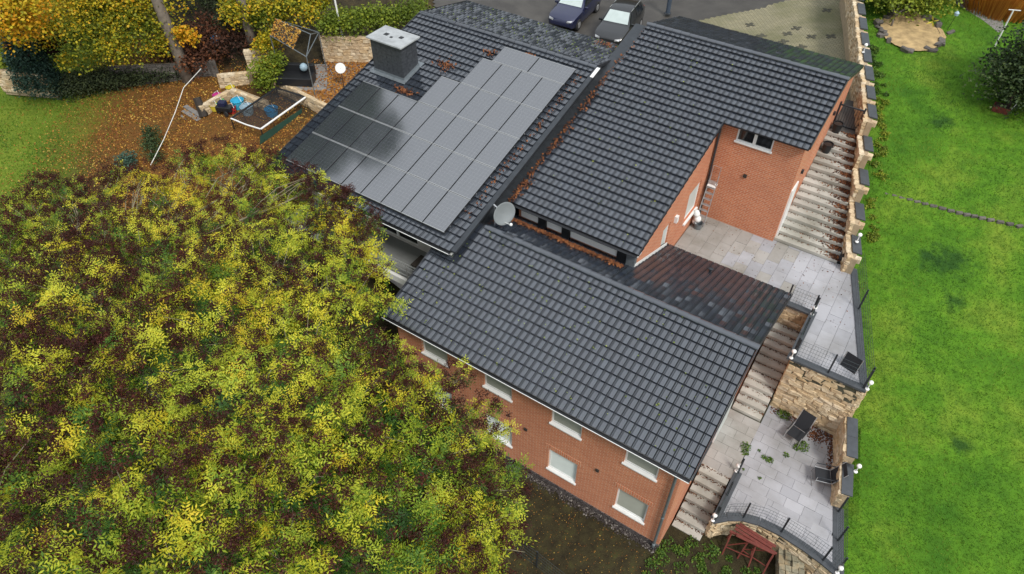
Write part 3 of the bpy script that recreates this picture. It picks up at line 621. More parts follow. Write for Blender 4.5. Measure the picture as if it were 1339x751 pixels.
for j in range(5):
    for fr_ in (.22, .78):
        n = (8, 8, 8, 5, 4)[j]; a = P0+Bc[1]*((j+fr_)*ph)-Bc[2]*.06; rails.beam(tuple(a), tuple(a-Bc[0]*n*pw), .04, .04)
rails.build('mounting_rail', M['alu'], SA)
sk = MB(); a = P0-Bc[2]*.085+Bc[1]*.02; b = a-Bc[0]*8*pw; sk.beam(tuple(a), tuple(b), .012, .09); sk.build('painted_gap_shadow', M['black'], SA)  # black bars paint the shadow line below the panel edges
sk = MB(); a = P0-Bc[2]*.085-Bc[0]*.02; b = a+Bc[1]*5.55*ph; sk.beam(tuple(a), tuple(b), .012, .09); sk.build('painted_gap_shadow', M['black'], SA)
# ================================================================ stone pieces, terraces, stairs
def make_stones(k=8):
    out = []
    for i in range(k):
        bm = bmesh.new(); bmesh.ops.create_cube(bm, size=1.)
        bmesh.ops.bevel(bm, geom=bm.edges[:], offset=.13, segments=1, affect='EDGES')
        for v in bm.verts:
            v.co += Vector((random.uniform(-.09, .09), random.uniform(-.1, .1), random.uniform(-.09, .09)))
        me = bpy.data.meshes.new('stone'); bm.to_mesh(me); bm.free(); me.materials.append(M['sandstone']); out.append(me)
    return out
STN = make_stones(); STG = []
for me in STN[:4]:
    m2 = me.copy(); m2.materials.clear(); m2.materials.append(M['greystone']); STG.append(m2)
def stone_face(parent, p0, p1, z0, z1, out=.07, hmin=.13, hmax=.26, wmin=.2, wmax=.55, zt=None, meshes=None, thick=.2):
    """rubble stones on the vertical face from p0 to p1 (plan); the outer side is to the right of p0->p1"""
    p0 = Vector((*p0, 0)); p1 = Vector((*p1, 0)); d = (p1-p0); L = d.length; d.normalize(); n = Vector((d.y, -d.x, 0)); ang = math.atan2(d.y, d.x)
    o0 = ORG[parent.name]; zz = z0
    while zz < z1-.04:
        h = min(random.uniform(hmin, hmax), z1-zz)
        if z1-zz-h < .07: h = z1-zz
        a = -random.uniform(0, .1)
        while a < L-.03:
            w = min(random.uniform(wmin, wmax), L-max(a, 0))
            a0 = max(a, 0); ww = w+min(a, 0)
            if L-a0-ww < .1: ww = L-a0
            top = zt(a0+ww/2) if zt else 1e9
            if ww > .05 and zz+h*.5 < top:
                c = p0+d*(a0+ww/2)+n*(out-thick/2+random.uniform(-.03, .03)); c.z = zz+h/2
                o = bpy.data.objects.new('stone', random.choice(meshes or STN)); COL.objects.link(o); o.parent = parent; o.location = c-o0
                o.rotation_euler = (random.gauss(0, .03), random.gauss(0, .05), ang+random.gauss(0, .04)); o.scale = (ww*1.04, thick, h*1.05)
            a = a0+ww
        zz += h
def clip_poly(poly, a, b):     # keep left of a->b
    out = []; n = len(poly); f = lambda p: (b[0]-a[0])*(p[1]-a[1])-(b[1]-a[1])*(p[0]-a[0])
    for i in range(n):
        p, q = poly[i], poly[(i+1) % n]; fp, fq = f(p), f(q)
        if fp >= 0: out.append(p)
        if fp*fq < 0: t = fp/(fp-fq); out.append((p[0]+(q[0]-p[0])*t, p[1]+(q[1]-p[1])*t))
    return out
def area(p): return abs(sum(p[i][0]*p[(i+1) % len(p)][1]-p[(i+1) % len(p)][0]*p[i][1] for i in range(len(p))))/2
def pave(parent, conv, z, w, h, along, mat, stag=.5, gap=.008, matf=None, offx=0, offy=0):
    """lay slabs over the convex polygon conv (ccw); rows along x or y"""
    xs = [p[0] for p in conv]; ys = [p[1] for p in conv]; x0, x1, y0, y1 = min(xs), max(xs), min(ys), max(ys)
    a0, a1, b0, b1 = (x0, x1, y0, y1) if along == 'x' else (y0, y1, x0, x1)
    r = 0; b = b0-offy
    while b < b1:
        a = a0-((r % 2)*stag*w)-offx-random.uniform(0, .05)
        while a < a1:
            g = gap/2
            q = [(a+g, b+g), (a+w-g, b+g), (a+w-g, b+h-g), (a+g, b+h-g)]
            if along == 'y': q = [(v, u) for u, v in q][::-1]
            for i in range(len(conv)):
                if len(q) < 3: break
                q = clip_poly(q, conv[i], conv[(i+1) % len(conv)])
            if len(q) >= 3 and area(q) > .01:
                zz = z+random.gauss(0, .003); cx = sum(p[0] for p in q)/len(q); cy = sum(p[1] for p in q)/len(q)
                MB().prism(q, z-.045, zz).build('paving_slab', M[matf(cx, cy) if matf else mat], parent)
            a += w
        b += h; r += 1
# lower terrace
ZL, ZT = .9, 3.8
CURVE = [(1.24,1.42), (1.62,1.80), (2.05,2.08), (2.6,2.24), (3.3,2.28), (4.1,2.2), (4.75,2.08), (5.22,1.95)]
LT = MB(); LTP = CURVE+[(4.75,4.3), (4.1,7.15), (0.02,7.15), (.02,3.3), (1.24,3.3)]
LT.prism(LTP, ZL-.6, ZL-.05); lt = tag(LT.build('lower_terrace', M['joint']), kind='structure')
pave(lt, [(1.24,3.3), (4.95,3.3), (3.95,7.15), (1.24,7.15)], ZL, .62, .41, 'x', 'paver')
pave(lt, [(.03,3.3), (1.24,3.3), (1.24,6.15), (.03,6.15)], ZL, .62, .41, 'x', 'paver_brown')
for i in range(len(CURVE)-1):
    p, q = CURVE[i], CURVE[i+1]; pave(lt, [p, q, (min(q[0], 4.75+.0) if i == 6 else q[0], 3.3), (p[0], 3.3)], ZL, .62, .41, 'x', 'paver', offx=(i*.37) % .62, offy=(p[1] if False else 0))
# upper terrace
ut = tag(MB().prism([(1.24,7.15), (3.72,7.15), (1.66,13.4), (-4.75,13.4), (-4.75,9.72), (1.24,9.72)], ZT-.9, ZT-.05).build('upper_terrace', M['joint']), kind='structure')
mf = lambda x, y: 'paver_brown' if x+.25*(y-10)+random.gauss(0, .9) < -.9 else 'paver'
pave(ut, [(1.24,7.15), (3.72,7.15), (2.87,9.72), (1.24,9.72)], ZT, .8, .5, 'y', 'paver', matf=mf)
pave(ut, [(-4.75,9.72), (2.87,9.72), (1.78,13.05), (-4.75,13.05)], ZT, .8, .5, 'y', 'paver', matf=mf)
# retaining walls
RW = thing('retaining_wall', (2.5, 7.2, .9), 'tall sandstone rubble wall between the two paved terraces', 'wall')
MB().box((1.27, 7.17, -.5), (3.8, 7.5, 3.752)).build('core', M['mortar'], RW)
stone_face(RW, (1.24, 7.2), (3.84, 7.2), .85, 3.74, hmin=.12, hmax=.24)
stone_face(RW, (1.24, 9.6), (1.24, 7.2), 1.2, 3.74, out=.0)
stone_face(RW, (3.84, 7.2), (3.4, 8.6), .6, 3.74)
SWB = thing('retaining_wall', (.7, 9.75, 1), 'shaded sandstone wall at the head of the stairwell beside the roof', 'wall')
MB().box((-.1, 9.74, .5), (1.24, 9.95, 3.75)).build('core', M['mortar'], SWB)
stone_face(SWB, (.02, 9.72), (1.24, 9.72), 1.5, 3.74, out=.06)
CW = thing('retaining_wall', (3, 2, 0), 'curved sandstone wall carrying the lower terrace with a slate coping', 'wall')
core = MB()
for i in range(len(CURVE)-1):
    p, q = CURVE[i], CURVE[i+1]; core.prism([(p[0], p[1]+.06), (q[0], q[1]+.06), (q[0], q[1]+.25), (p[0], p[1]+.25)], -.9, .82); stone_face(CW, p, q, -.6, .84, out=.03)
core.build('core', M['mortar'], CW)
for i in range(len(CURVE)-1):
    p, q = Vector(CURVE[i]), Vector(CURVE[i+1]); d_ = (q-p).normalized(); n_ = Vector((-d_.y, d_.x))
    MB().prism([tuple(p-n_*.08+d_*.004), tuple(q-n_*.08-d_*.004), tuple(q+n_*.22-d_*.004), tuple(p+n_*.22+d_*.004)], ZL-.03, ZL+.035).build('coping_slab', M['slate'], CW)
stone_face(CW, (1.24, 3.6), (1.24, 1.45), -.3, .84, out=.02)
MB().box((1.16, 1.5, ZL-.03), (1.42, 3.7, ZL+.036)).build('coping_slab', M['slate'], CW)
# right hand wall of the lower terrace, stepping down
RW2 = thing('garden_wall', (4.2, 5.4, .3), 'stepped sandstone wall with slate caps along the lower terrace lawn side', 'wall')
segs = [((3.9,7.2), (4.33,5.55), 2.15), ((4.33,5.55), (4.62,4.3), 1.75), ((4.62,4.3), (5.26,2.0), .86)]
for p, q, zt_ in segs:
    p = Vector(p); q = Vector(q); d_ = (q-p).normalized(); n_ = Vector((-d_.y, d_.x))
    MB().prism([tuple(p-n_*.16), tuple(q-n_*.16), tuple(q+n_*.14), tuple(p+n_*.14)], -.5, zt_-.03).build('core', M['mortar'], RW2)
    if zt_ > 1: stone_face(RW2, tuple(p-n_*.16), tuple(q-n_*.16), .85, zt_, out=.06)
    L_ = (q-p).length; k_ = max(1, round(L_/1.0))
    for i in range(k_):
        a = p+d_*(L_*i/k_+.005); b = p+d_*(L_*(i+1)/k_-.005); MB().prism([tuple(a-n_*.14), tuple(b-n_*.14), tuple(b+n_*.22), tuple(a+n_*.22)], zt_+.004, zt_+.05).build('coping_slab', M['slate'], RW2)
# coping of the upper terrace
UC = thing('terrace_kerb', (2.5, 7.2, 3.8), 'slate kerb round the stairwell and edge of the upper terrace', 'kerb')
for a, b in (((1.1, 7.08), (3.85, 7.34)), ((1.12, 7.345), (1.36, 9.6)), ((.05, 9.6), (1.36, 9.86))): MB().box((*a, 3.755), (*b, 3.85)).build('kerb_slab', M['slate'], UC)
pz = [(3.60,7.36), (3.86,7.36), (2.0,13.1), (1.74,13.1)]; MB().prism(pz, 3.755, 3.845).build('kerb_slab', M['slate'], UC)
stone_face(UC, (3.9, 7.2), (2.02, 13.2), 2.2, 3.74, out=.0)
def scatter_quads(pts, size, jit, up=.85):
    pts = np.asarray(pts); n = len(pts); a = rng.uniform(0, 2*np.pi, n); tl = rng.normal(0, jit, (n, 2)); s = size*rng.uniform(.6, 1.4, n)
    u = np.stack([np.cos(a), np.sin(a), tl[:, 0]], -1); v = np.stack([-np.sin(a)*.75, np.cos(a)*.75, tl[:, 1]], -1)
    u *= s[:, None]; v *= s[:, None]
    V = np.stack([pts-u, pts-v, pts+u, pts+v], 1).reshape(-1, 3); return V, np.arange(4*n).reshape(n, 4), np.repeat(rng.uniform(0, 1, n), 4)
# stairs
def stairs(name, label, x0f, x1f, y0, z0, n, tread, rise, mat, base=None):
    t = thing(name, ((x0f(y0)+x1f(y0))/2, y0, z0), label, 'stairs'); sp_ = []
    for i in range(n):
        ya, yb = y0+i*tread, y0+(i+1)*tread+.04; z1 = z0+(i+1)*rise; g = random.gauss(0, .006)
        MB().prism([(x0f(ya)+g, ya), (x1f(ya)+g, ya), (x1f(yb)+g, yb), (x0f(yb)+g, yb)], z1-.148, z1+random.gauss(0, .003)).build('step', M[mat], t, bevel=.012)
        MB().prism([(x0f(ya), ya+.04), (x1f(ya), ya+.04), (x1f(yb), yb), (x0f(yb), yb)], z1-rise-.4, z1-.15).build('riser', M[mat], t)
        for k in range(75): sp_.append((x0f(ya)+(x1f(ya)-x0f(ya))*(rng.random()**1.6 if rng.random() < .6 else 1-rng.random()**3), ya+tread-abs(rng.normal(0, .05)), z1+.012))
    V, Fq, A = scatter_quads(sp_, .022, .3); np_mesh('dirt', V, Fq, M['litter_brown'], t, A, 'stuff')
    return t
stairs('concrete_stairs', 'short mossy concrete stairs climbing beside the gable to the lower terrace', lambda y: .06, lambda y: 1.12, 1.1, -.3, 7, .315, .171, 'step')
stairs('concrete_stairs', 'concrete stairs rising in the shade under the roof edge to the upper level', lambda y: .06, lambda y: 1.18, 6.18, .9, 11, .31, .168, 'step')
MB().box((.06, 9.6, 2.5), (1.18, 9.73, 2.7)).build('landing', M['step']) if False else None
bs = stairs('concrete_stairs', 'long flight of wide concrete steps with soil along the boundary wall', lambda y: -1.42, lambda y: 1.20 if y < 13.7 else min(1.66, BX(y)-.45), 13.0, 3.8, 16, .325, .168, 'step')
sp = MB(); sp.prism([(-1.42,18.2), (BX(18.2)-.4,18.2), (BX(21)-.4,21), (-1.42,21)], 5.8, 6.5); tag(sp.build('path', M['asphalt']), kind='structure')
# soil lying on the steps along the wall
pts = []
for i in range(16):
    y = 13.0+i*.325; z = 3.8+(i+1)*.168
    for k in range(230):
        u = rng.exponential(.22); x = BX(y)-.48-u-(.0 if i > 2 else .2*rng.random()); yy_ = y+.325*rng.random()**.6 if i else y+rng.random()*.3
        if x > -1.2: pts.append((x, yy_, z+.012+rng.random()*.03))
V, Fq, A = scatter_quads(pts, .035, .4); np_mesh('soil_litter', V, Fq, M['litter_brown'], bs, A, 'stuff')
# ---------------------------------------------------------------- boundary wall with stepped slate caps
BW = thing('boundary_wall', (0, 18, 5), 'long sandstone boundary wall with stepped slate caps beside the lawn', 'wall')
def wz(y): return float(np.interp(y, [12.6, 13.4, 18.4, 21, 32], [4.5, 4.7, 7.35, 7.55, 7.7]))
y = 12.7; i = 0
while y < 33:
    L_ = 1.35 if y < 20 else 1.6; y1 = y+L_; zt_ = wz(y+.3)
    xa, xb = BX(y)-.15, BX(y1)-.15
    MB().prism([(xa-.1, y), (xa+.13, y), (xb+.13, y1), (xb-.1, y1)], 2.4, zt_-.03).build('core', M['mortar'], BW)
    stone_face(BW, (xa-.12, y), (xb-.12, y1), zt_-(1.2 if y < 24 else 1.0), zt_, out=.05, hmin=.1, hmax=.2, wmin=.18, wmax=.4)
    ym = y+L_*.24
    xm = BX(ym)-.15
    MB().prism([(xm-.05, ym), (xm+.30, ym+.02), (xb+.30, y1+.02), (xb-.05, y1)], zt_+.004, zt_+.06).build('coping_slab', M['slate'], BW)
    MB().cbox((BX(y+.15)+.02, y+.16, zt_-.12), (.24, .22, .24)).build('pillar_stone', M['sandstone'], BW, bevel=.03)
    y = y1; i += 1
# ---------------------------------------------------------------- fences, lamps, gate
def fence(name, label, path, z, h=.95, posts=True, zs=None):
    t = thing(name, (path[0][0], path[0][1], z), label, 'fence')
    for i in range(len(path)-1):
        p = Vector((*path[i], z)); q = Vector((*path[i+1], z)); L_ = (q-p).length; m = MB(); k = max(2, int(L_/.10))
        for j in range(1, k): c = p.lerp(q, j/k); m.tube([c+Vector((0,0,.05)), c+Vector((0,0,h))], .0035, 3, cap=False)
        for zz in np.linspace(.06, h, 6): m.tube([p+Vector((0,0,zz)), q+Vector((0,0,zz))], .006, 4, cap=False)
        m.build('mesh_panel', M['gatemesh'], t)
    for i, p in enumerate(path):
        if posts and (i % 2 == 0 or len(path) < 4): MB().box((p[0]-.03, p[1]-.02, z-.02), (p[0]+.03, p[1]+.02, z+h+.05)).build('post', M['dark_metal'], t)
    return t
fence('mesh_fence', 'low wire mesh fence following the curved edge of the lower terrace', [(p[0], p[1]+.06) for p in CURVE], ZL+.03)
fence('mesh_fence', 'wire mesh fence beside the short mossy stairs', [(1.28,1.5), (1.28,2.6), (1.28,3.65)], ZL+.03, .9)
fence('mesh_fence', 'wire mesh fence on the lawn edge of the lower terrace', [(5.24,2.05), (4.98,3.1), (4.7,4.15)], ZL+.03, .95)
fence('mesh_fence', 'wire mesh fence on top of the tall rubble wall', [(1.3,7.2), (2.53,7.2), (3.74,7.2)], 3.85, .95)
fence('mesh_fence', 'wire mesh fence along the open side of the stairwell', [(1.24,7.3), (1.24,8.45), (1.24,9.6)], 3.85, .9)
fence('mesh_fence', 'short wire mesh fence at the head of the stairwell', [(.2,9.72), (1.18,9.72)], 3.85, .9)
fence('mesh_fence', 'tall wire mesh fence between the upper terrace and the lawn', [(3.74,7.3), (3.28,8.8), (2.62,10.9), (1.98,12.95)], 3.85, 1.0)
for (x, y, z), lb in {(1.24,7.12,3.85): 'white globe lamp on the stairwell corner of the tall rubble wall', (1.22,9.64,3.85): 'white globe lamp at the head of the stairwell', (3.86,7.22,3.85): 'white globe lamp on the lawn corner of the tall rubble wall',
        (1.22,1.45,.93): 'white globe lamp at the foot of the short mossy stairs', (1.2,3.68,.93): 'white globe lamp at the top of the short mossy stairs', (5.26,1.98,.93): 'white globe lamp where curved wall meets the lawn fence', (4.66,5.35,1.8): 'white globe lamp on the stepped garden wall',
        (1.55,13.6,4.72): 'white globe lamp low on the long boundary wall', (-1.75,23.6,7.6): 'white globe lamp high on the boundary wall by the leafy bush'}.items():
    t = thing('globe_lamp', (x, y, z), lb, 'lamp', 'globe lamps on the walls')
    MB().lathe((x, y, z), [(.07, 0), (.07, .03), (.018, .05), (.018, .32)], 10).build('stem', M['white'], t); MB().ball((x, y, z+.38), .085, n=14).build('globe', M['lamp'], t, smooth=True)
gt_ = thing('metal_gate', (-.8, 18.6, 6.5), 'dark metal gate at the top of the long steps', 'gate')
m = MB()
for x in np.linspace(-1.35, -.42, 10): m.tube([(x, 18.6, 6.55), (x, 18.6, 7.45)], .008, 4)
m.build('bars', M['dark_metal'], gt_, kind='stuff'); MB().box((-1.4, 18.57, 6.5), (-.38, 18.63, 6.55)).box((-1.4, 18.57, 7.45), (-.38, 18.63, 7.5)).build('rail', M['dark_metal'], gt_)
for x in (-1.38, -.36): MB().box((x-.035, 18.56, 6.3), (x+.035, 18.64, 7.6)).build('post', M['dark_metal'], gt_)
# ---------------------------------------------------------------- small things around the house
def pot(x, y, z, lb):
    t = thing('plant_pot', (x, y, z), lb, 'plant pot', 'black plant pots on the steps')
    MB().lathe((x, y, z), [(.01, 0), (.15, 0), (.2, .4), (.22, .4), (.22, .44), (.19, .44), (.185, .38), (.01, .38)], 16).build('pot', M['black'], t, smooth=False)
    MB().lathe((x, y, z), [(.183, .385), (.01, .40)], 12).build('earth', M['soil'], t)
pot(-1.12, 17.1, 3.8+.168*13, 'round black plant pot on a step, lower of the pair by the wall')
pot(-1.12, 18.05, 3.8+.168*16, 'round black plant pot on a step, higher of the pair by the wall')
t = thing('planter_box', (1.42, 13.35, 4.14), 'square black planter heaped with soil at the foot of the long steps', 'planter')
MB().box((1.2, 13.08, 3.8), (1.62, 13.5, 4.2)).build('box', M['black'], t); MB().ball((1.41, 13.29, 4.2), .17, n=10, sz=.5).build('earth', M['soil'], t)
# ladder
ld = thing('step_ladder', (-4.45, 12.3, 3.8), 'aluminium step ladder leaning in the brick corner', 'ladder')
for s in (-.2, .2): MB().tube([(-4.42+s, 12.15, 3.8), (-4.42+s*.8, 12.78, 6.1)], .022, 6).build('rail', M['alu'], ld)
MB().tube([(-4.58, 12.7, 5.8), (-4.58, 12.8, 6.5), (-4.26, 12.8, 6.5), (-4.26, 12.7, 5.8)], .016, 6).build('hoop', M['alu'], ld)
for i in range(8):
    f_ = (i+.8)/9; y_ = 12.15+.63*f_; z_ = 3.8+2.3*f_; MB().box((-4.61, y_-.06, z_-.02), (-4.23, y_+.06, z_+.01)).build('tread', M['alu'], ld)
MB().box((-4.6, 12.55, 5.6), (-4.24, 12.85, 5.63)).build('platform', M['white'], ld)
bk = thing('bucket', (-4.4, 11.95, 3.8), 'grey bucket standing at the foot of the ladder', 'bucket')
MB().lathe((-4.4, 11.95, 3.8), [(.01, .01), (.14, 0), (.19, .3), (.2, .3), (.17, .3), (.13, .02), (.01, .02)], 16).build('shell', M['zinc'], bk)
bgm = MB()
for i in range(7): bgm.ball((-4.6+random.uniform(-.1, .1), 12.1+random.uniform(-.1, .1), 4.05+i*.08), random.uniform(.1, .17), n=8)
tag(bgm.build('plastic_bag', M['white'], smooth=True), 'crumpled white bag hanging on the ladder', 'bag')
M['dishgrey'] = plain('dish_grey', (.2,.22,.23), .45, .1)
# satellite dish on the roof
ds = thing('satellite_dish', (-9.85, 4.5, 6.9), 'grey satellite dish on a bracket at the roof ridge', 'satellite dish')
nrm = Vector((.92, -.42, .22)).normalized(); Rm = nrm.to_track_quat('Z', 'Y').to_matrix().to_4x4(); cd_ = Vector((-9.35, 4.45, 7.55))
MB().lathe(cd_, [(.01, 0), (.2, .015), (.36, .05), (.44, .08), (.45, .075), (.36, .035), (.2, .0), (.01, -.015)], 28, M=Rm).build('reflector', M['dishgrey'], ds, smooth=True)
MB().tube([(-9.85, 4.6, 6.7), (-9.85, 4.6, 7.6), cd_-nrm*.05], .03, 8).build('mast', M['alu'], ds)
MB().tube([cd_+Vector((0,0,-.42)), cd_+nrm*.5+Vector((0,0,-.3))], .018, 6).build('feed_arm', M['white'], ds); MB().ball(cd_+nrm*.52+Vector((0,0,-.28)), .06).build('receiver', M['white'], ds)
# terrace chairs
def lounge(name, x, y, z, rz, lb, folded=False):
    t = thing(name, (x, y, z), lb, 'chair'); Mx = Matrix.Translation((x, y, z)) @ Matrix.Rotation(rz, 4, 'Z')
    P = lambda a, b, c: Mx @ Vector((a, b, c))
    if folded:
        m = MB(); m.add([P(-.28,.0,.02), P(.28,.0,.02), P(.28,.15,.62), P(-.28,.15,.62), P(-.28,.03,.01), P(.28,.03,.01), P(.28,.18,.61), P(-.28,.18,.61)], [(0,1,2,3), (7,6,5,4), (0,4,5,1), (2,6,7,3), (1,5,6,2), (3,7,4,0)]); m.build('seat', M['fabric'], t)
        m = MB(); m.add([P(-.26,.06,.02), P(.26,.06,.02), P(.26,.4,.3), P(-.26,.4,.3)], [(0,1,2,3)]); m.build('backrest', M['fabric'], t)
        for s in (-1, 1): MB().tube([P(s*.3,0,0), P(s*.3,.16,.64)], .015, 6).build('frame', M['alu'], t)
        return t
    m = MB(); a = [P(-.26,-.3,.40), P(.26,-.3,.40), P(.26,.22,.36), P(-.26,.22,.36)]; m.add(a+[v-Vector((0,0,.02)) for v in a], [(0,1,2,3), (7,6,5,4), (0,4,5,1), (1,5,6,2), (2,6,7,3), (3,7,4,0)]); m.build('seat', M['fabric'], t)
    m = MB(); a = [P(-.26,.24,.36), P(.26,.24,.36), P(.25,.55,1.05), P(-.25,.55,1.05)]; m.add(a+[v+Mx.to_3x3() @ Vector((0,.02,-.01)) for v in a], [(0,1,2,3), (7,6,5,4), (0,4,5,1), (1,5,6,2), (2,6,7,3), (3,7,4,0)]); m.build('backrest', M['fabric'], t)
    for s in (-1, 1):
        MB().tube([P(s*.29,-.32,0), P(s*.29,-.3,.62)], .014, 6).build('leg', M['alu'], t); MB().tube([P(s*.29,.5,0), P(s*.29,.25,.42)], .014, 6).build('leg', M['alu'], t)
        MB().tube([P(s*.29,-.3,.62), P(s*.29,.36,.6)], .02, 6).build('armrest', M['dark_metal'], t); MB().tube([P(s*.28,-.31,.4), P(s*.28,.24,.36), P(s*.27,.56,1.07)], .014, 6).build('frame', M['alu'], t)
    MB().tube([P(-.29,-.32,.02), P(.29,-.32,.02)], .012, 6).build('crossbar', M['alu'], t)
    return t
lounge('garden_chair', 2.5, 6.2, ZL, math.radians(-12), 'black reclining garden chair against the tall rubble wall')
lounge('garden_chair', 3.85, 5.0, ZL, math.radians(-70), 'black garden chair beside the stepped garden wall')
lounge('folded_chair', 3.05, 7.75, ZT, math.radians(-15), 'folded black chair lying by the upper terrace fence', True)
# red steel trestles and paver stack below the curved wall
for i, (x, y, rz) in enumerate(((2.35, 1.62, .12), (2.95, 1.72, -.1))):
    t = thing('steel_trestle', (x, y, -.3), ('red steel trestle under the curved wall, the one by the stairs', 'red steel trestle under the curved wall, the one by the stacked blocks')[i], 'trestle', 'red trestles')
    Mx = Matrix.Translation((x, y, -.35)) @ Matrix.Rotation(rz, 4, 'Z'); P = lambda a, b, c: Mx @ Vector((a, b, c))
    MB().beam(P(-.5,0,1.0), P(.5,0,1.0), .08, .07).build('top_beam', M['rust'], t)
    for s in (-.42, .42):
        for b in (-.38, .38): MB().beam(P(s,0,1.0), P(s*1.1,b-.15,0), .045, .045).build('leg', M['rust'], t)
        MB().beam(P(s,-.3,.35), P(s,.2,.35), .03, .03).build('brace', M['rust'], t)
    MB().beam(P(-.45,-.28,.4), P(.45,-.28,.4), .03, .03).build('brace', M['rust'], t); MB().beam(P(-.45,-.25,.45), P(.3,.0,.95), .03, .03).build('brace', M['rust'], t)
bo = MB()
for i in range(4): bo.cbox((2.65+random.uniform(-.1,.1), 1.55+i*.12, .72+random.uniform(0,.03)), (1.3, .1, .03), 0, random.uniform(-.08, .08))
tag(bo.build('boards', M['rust']), 'rusty boards lying across the red trestles', 'boards', kind='stuff')
M['block'] = stone_mat('paving_block', [(.22,.2,.14), (.3,.28,.2), (.18,.17,.12)], .9, .4)
bme = bpy.data.meshes.new('paving_block'); b_ = MB().box((-.095,-.095,-.05), (.095,.095,.05)); bme.from_pydata(b_.v, [], b_.f); bme.materials.append(M['block'])
bt = thing('block_stack', (4.0, 1.9, -.3), 'stack of grey paving blocks below the curved wall', 'blocks')
for lay in range(5):
    for i in range(4):
        for j in range(6):
            if lay == 4 and random.random() < .45: continue
            o = bpy.data.objects.new('paving_block', bme); COL.objects.link(o); o.parent = bt; a = math.radians(18)
            lx, ly = (i-1.5)*.205+random.gauss(0, .008), (j-3.2)*.205+random.gauss(0, .008)
            o.location = (lx*math.cos(a)-ly*math.sin(a), lx*math.sin(a)+ly*math.cos(a), .1+lay*.105); o.rotation_euler = (0, 0, a+random.gauss(0, .04))
# wire fence in the moss
fence('garden_fence', 'thin grey wire fence between the mossy yard and the shrubs', [(-5.2,-2.55), (-4.2,-2.7), (-3.2,-2.75), (-2.2,-2.85), (-1.3,-2.95)], -.35, 1.15)
gp = []
for k in range(2600): gp.append((rng.uniform(-10.9, .0), -.04-abs(rng.normal(0, .11)), 0))
gp = np.array(gp); gp[:, 2] = gz(gp[:, 0], gp[:, 1])+.02
def pebbles(name, P_, r0, mat, parent=None, tint=None):
    O = np.array([(1,0,0),(0,1,0),(-1,0,0),(0,-1,0),(0,0,.7),(0,0,-.7)]); Fo = np.array([(0,1,4),(1,2,4),(2,3,4),(3,0,4),(1,0,5),(2,1,5),(3,2,5),(0,3,5)])
    n = len(P_); V = P_[:, None, :]+(O[None]+rng.uniform(-.25, .25, (n, 6, 3)))*(r0*rng.uniform(.5, 1.4, n))[:, None, None]
    return np_mesh(name, V.reshape(-1, 3), (Fo[None]+np.arange(n)[:, None, None]*6).reshape(-1, 3), mat, parent, np.repeat(rng.random(n), 6), 'stuff')
M['pebble'] = leaf_mat('pebble', [(0., (.025,.02,.018)), (.75, (.06,.05,.047)), (1., (.22,.2,.18))], .8, .0)
tag(pebbles('gravel', gp, .035, M['pebble']), 'grey pebble strip along the foot of the brick wall', 'gravel')
# ================================================================ pixel helper: a direction; the distance comes from the height z
_c, _s = math.cos(.5857), math.sin(.5857); _ct, _st = math.cos(.7981), math.sin(.7981)
_F = Vector((-_s*_ct, _c*_ct, -_st)); _R = Vector((_c, _s, 0)); _U = Vector((-_s*_st, _c*_st, _ct))
def PZ(px, py, z):
    d = _F+_R*((px-669.5)/916.58)-_U*((py-375.5)/916.58); return CAMP+d*((z-CAMP.z)/d.z)
# ================================================================ vegetation
def rosette_templates(k=5):
    out = []
    for _ in range(k):
        V = []; nl = random.randint(6, 8)
        for i in range(nl):
            a = 2*math.pi*(i+random.uniform(-.3, .3))/nl; L = random.uniform(.24, .40); el = random.uniform(-.1, .6)
            d = Vector((math.cos(a), math.sin(a), 0)); sd_ = Vector((-math.sin(a), math.cos(a), 0)); npair = random.randint(3, 4)
            for j in range(npair+1):
                f = .3+.7*j/npair; c = d*(L*f*math.cos(el*(1-f*.8)))+Vector((0, 0, L*(math.sin(el)*f-.55*f*f)))
                for sgn in ((-1, 1) if j < npair else (0,)):
                    dr = (d*(.55 if sgn else 1)+sd_*sgn*.9+Vector((0, 0, random.uniform(-.5, .05)))).normalized(); ln = random.uniform(.085, .13); wd = ln*.17
                    pr = dr.cross(Vector((0, 0, 1))).normalized(); pr = (pr+Vector((0, 0, random.uniform(-.4, .4)))).normalized()*wd
                    V += [c, c+dr*ln*.45+pr, c+dr*ln, c+dr*ln*.45-pr]
        out.append(np.array([v[:] for v in V]))
    return out
ROS = rosette_templates()
def seed_template():
    V = []
    for i in range(16):
        c = Vector((random.gauss(0, .055), random.gauss(0, .055), random.uniform(-.17, .05))); u = Vector((random.gauss(0, 1), random.gauss(0, 1), random.gauss(0, 1))).normalized(); v = u.cross(Vector((random.gauss(0, 1), random.gauss(0, 1), .3))).normalized()
        V += [c-u*.032, c-v*.018, c+u*.032, c+v*.018]
    return np.array([v[:] for v in V])
SEED = [seed_template() for _ in range(4)]
def rand_rot(n, tilt):
    a = rng.uniform(0, 2*np.pi, n); b = rng.normal(0, tilt, n); c = rng.normal(0, tilt, n)
    ca, sa, cb, sb, cc, sc = np.cos(a), np.sin(a), np.cos(b), np.sin(b), np.cos(c), np.sin(c); z = np.zeros(n); o = np.ones(n)
    Rz = np.stack([ca,-sa,z, sa,ca,z, z,z,o], -1).reshape(n,3,3); Rx = np.stack([o,z,z, z,cb,-sb, z,sb,cb], -1).reshape(n,3,3); Ry = np.stack([cc,z,sc, z,o,z, -sc,z,cc], -1).reshape(n,3,3)
    return Rx @ Ry @ Rz
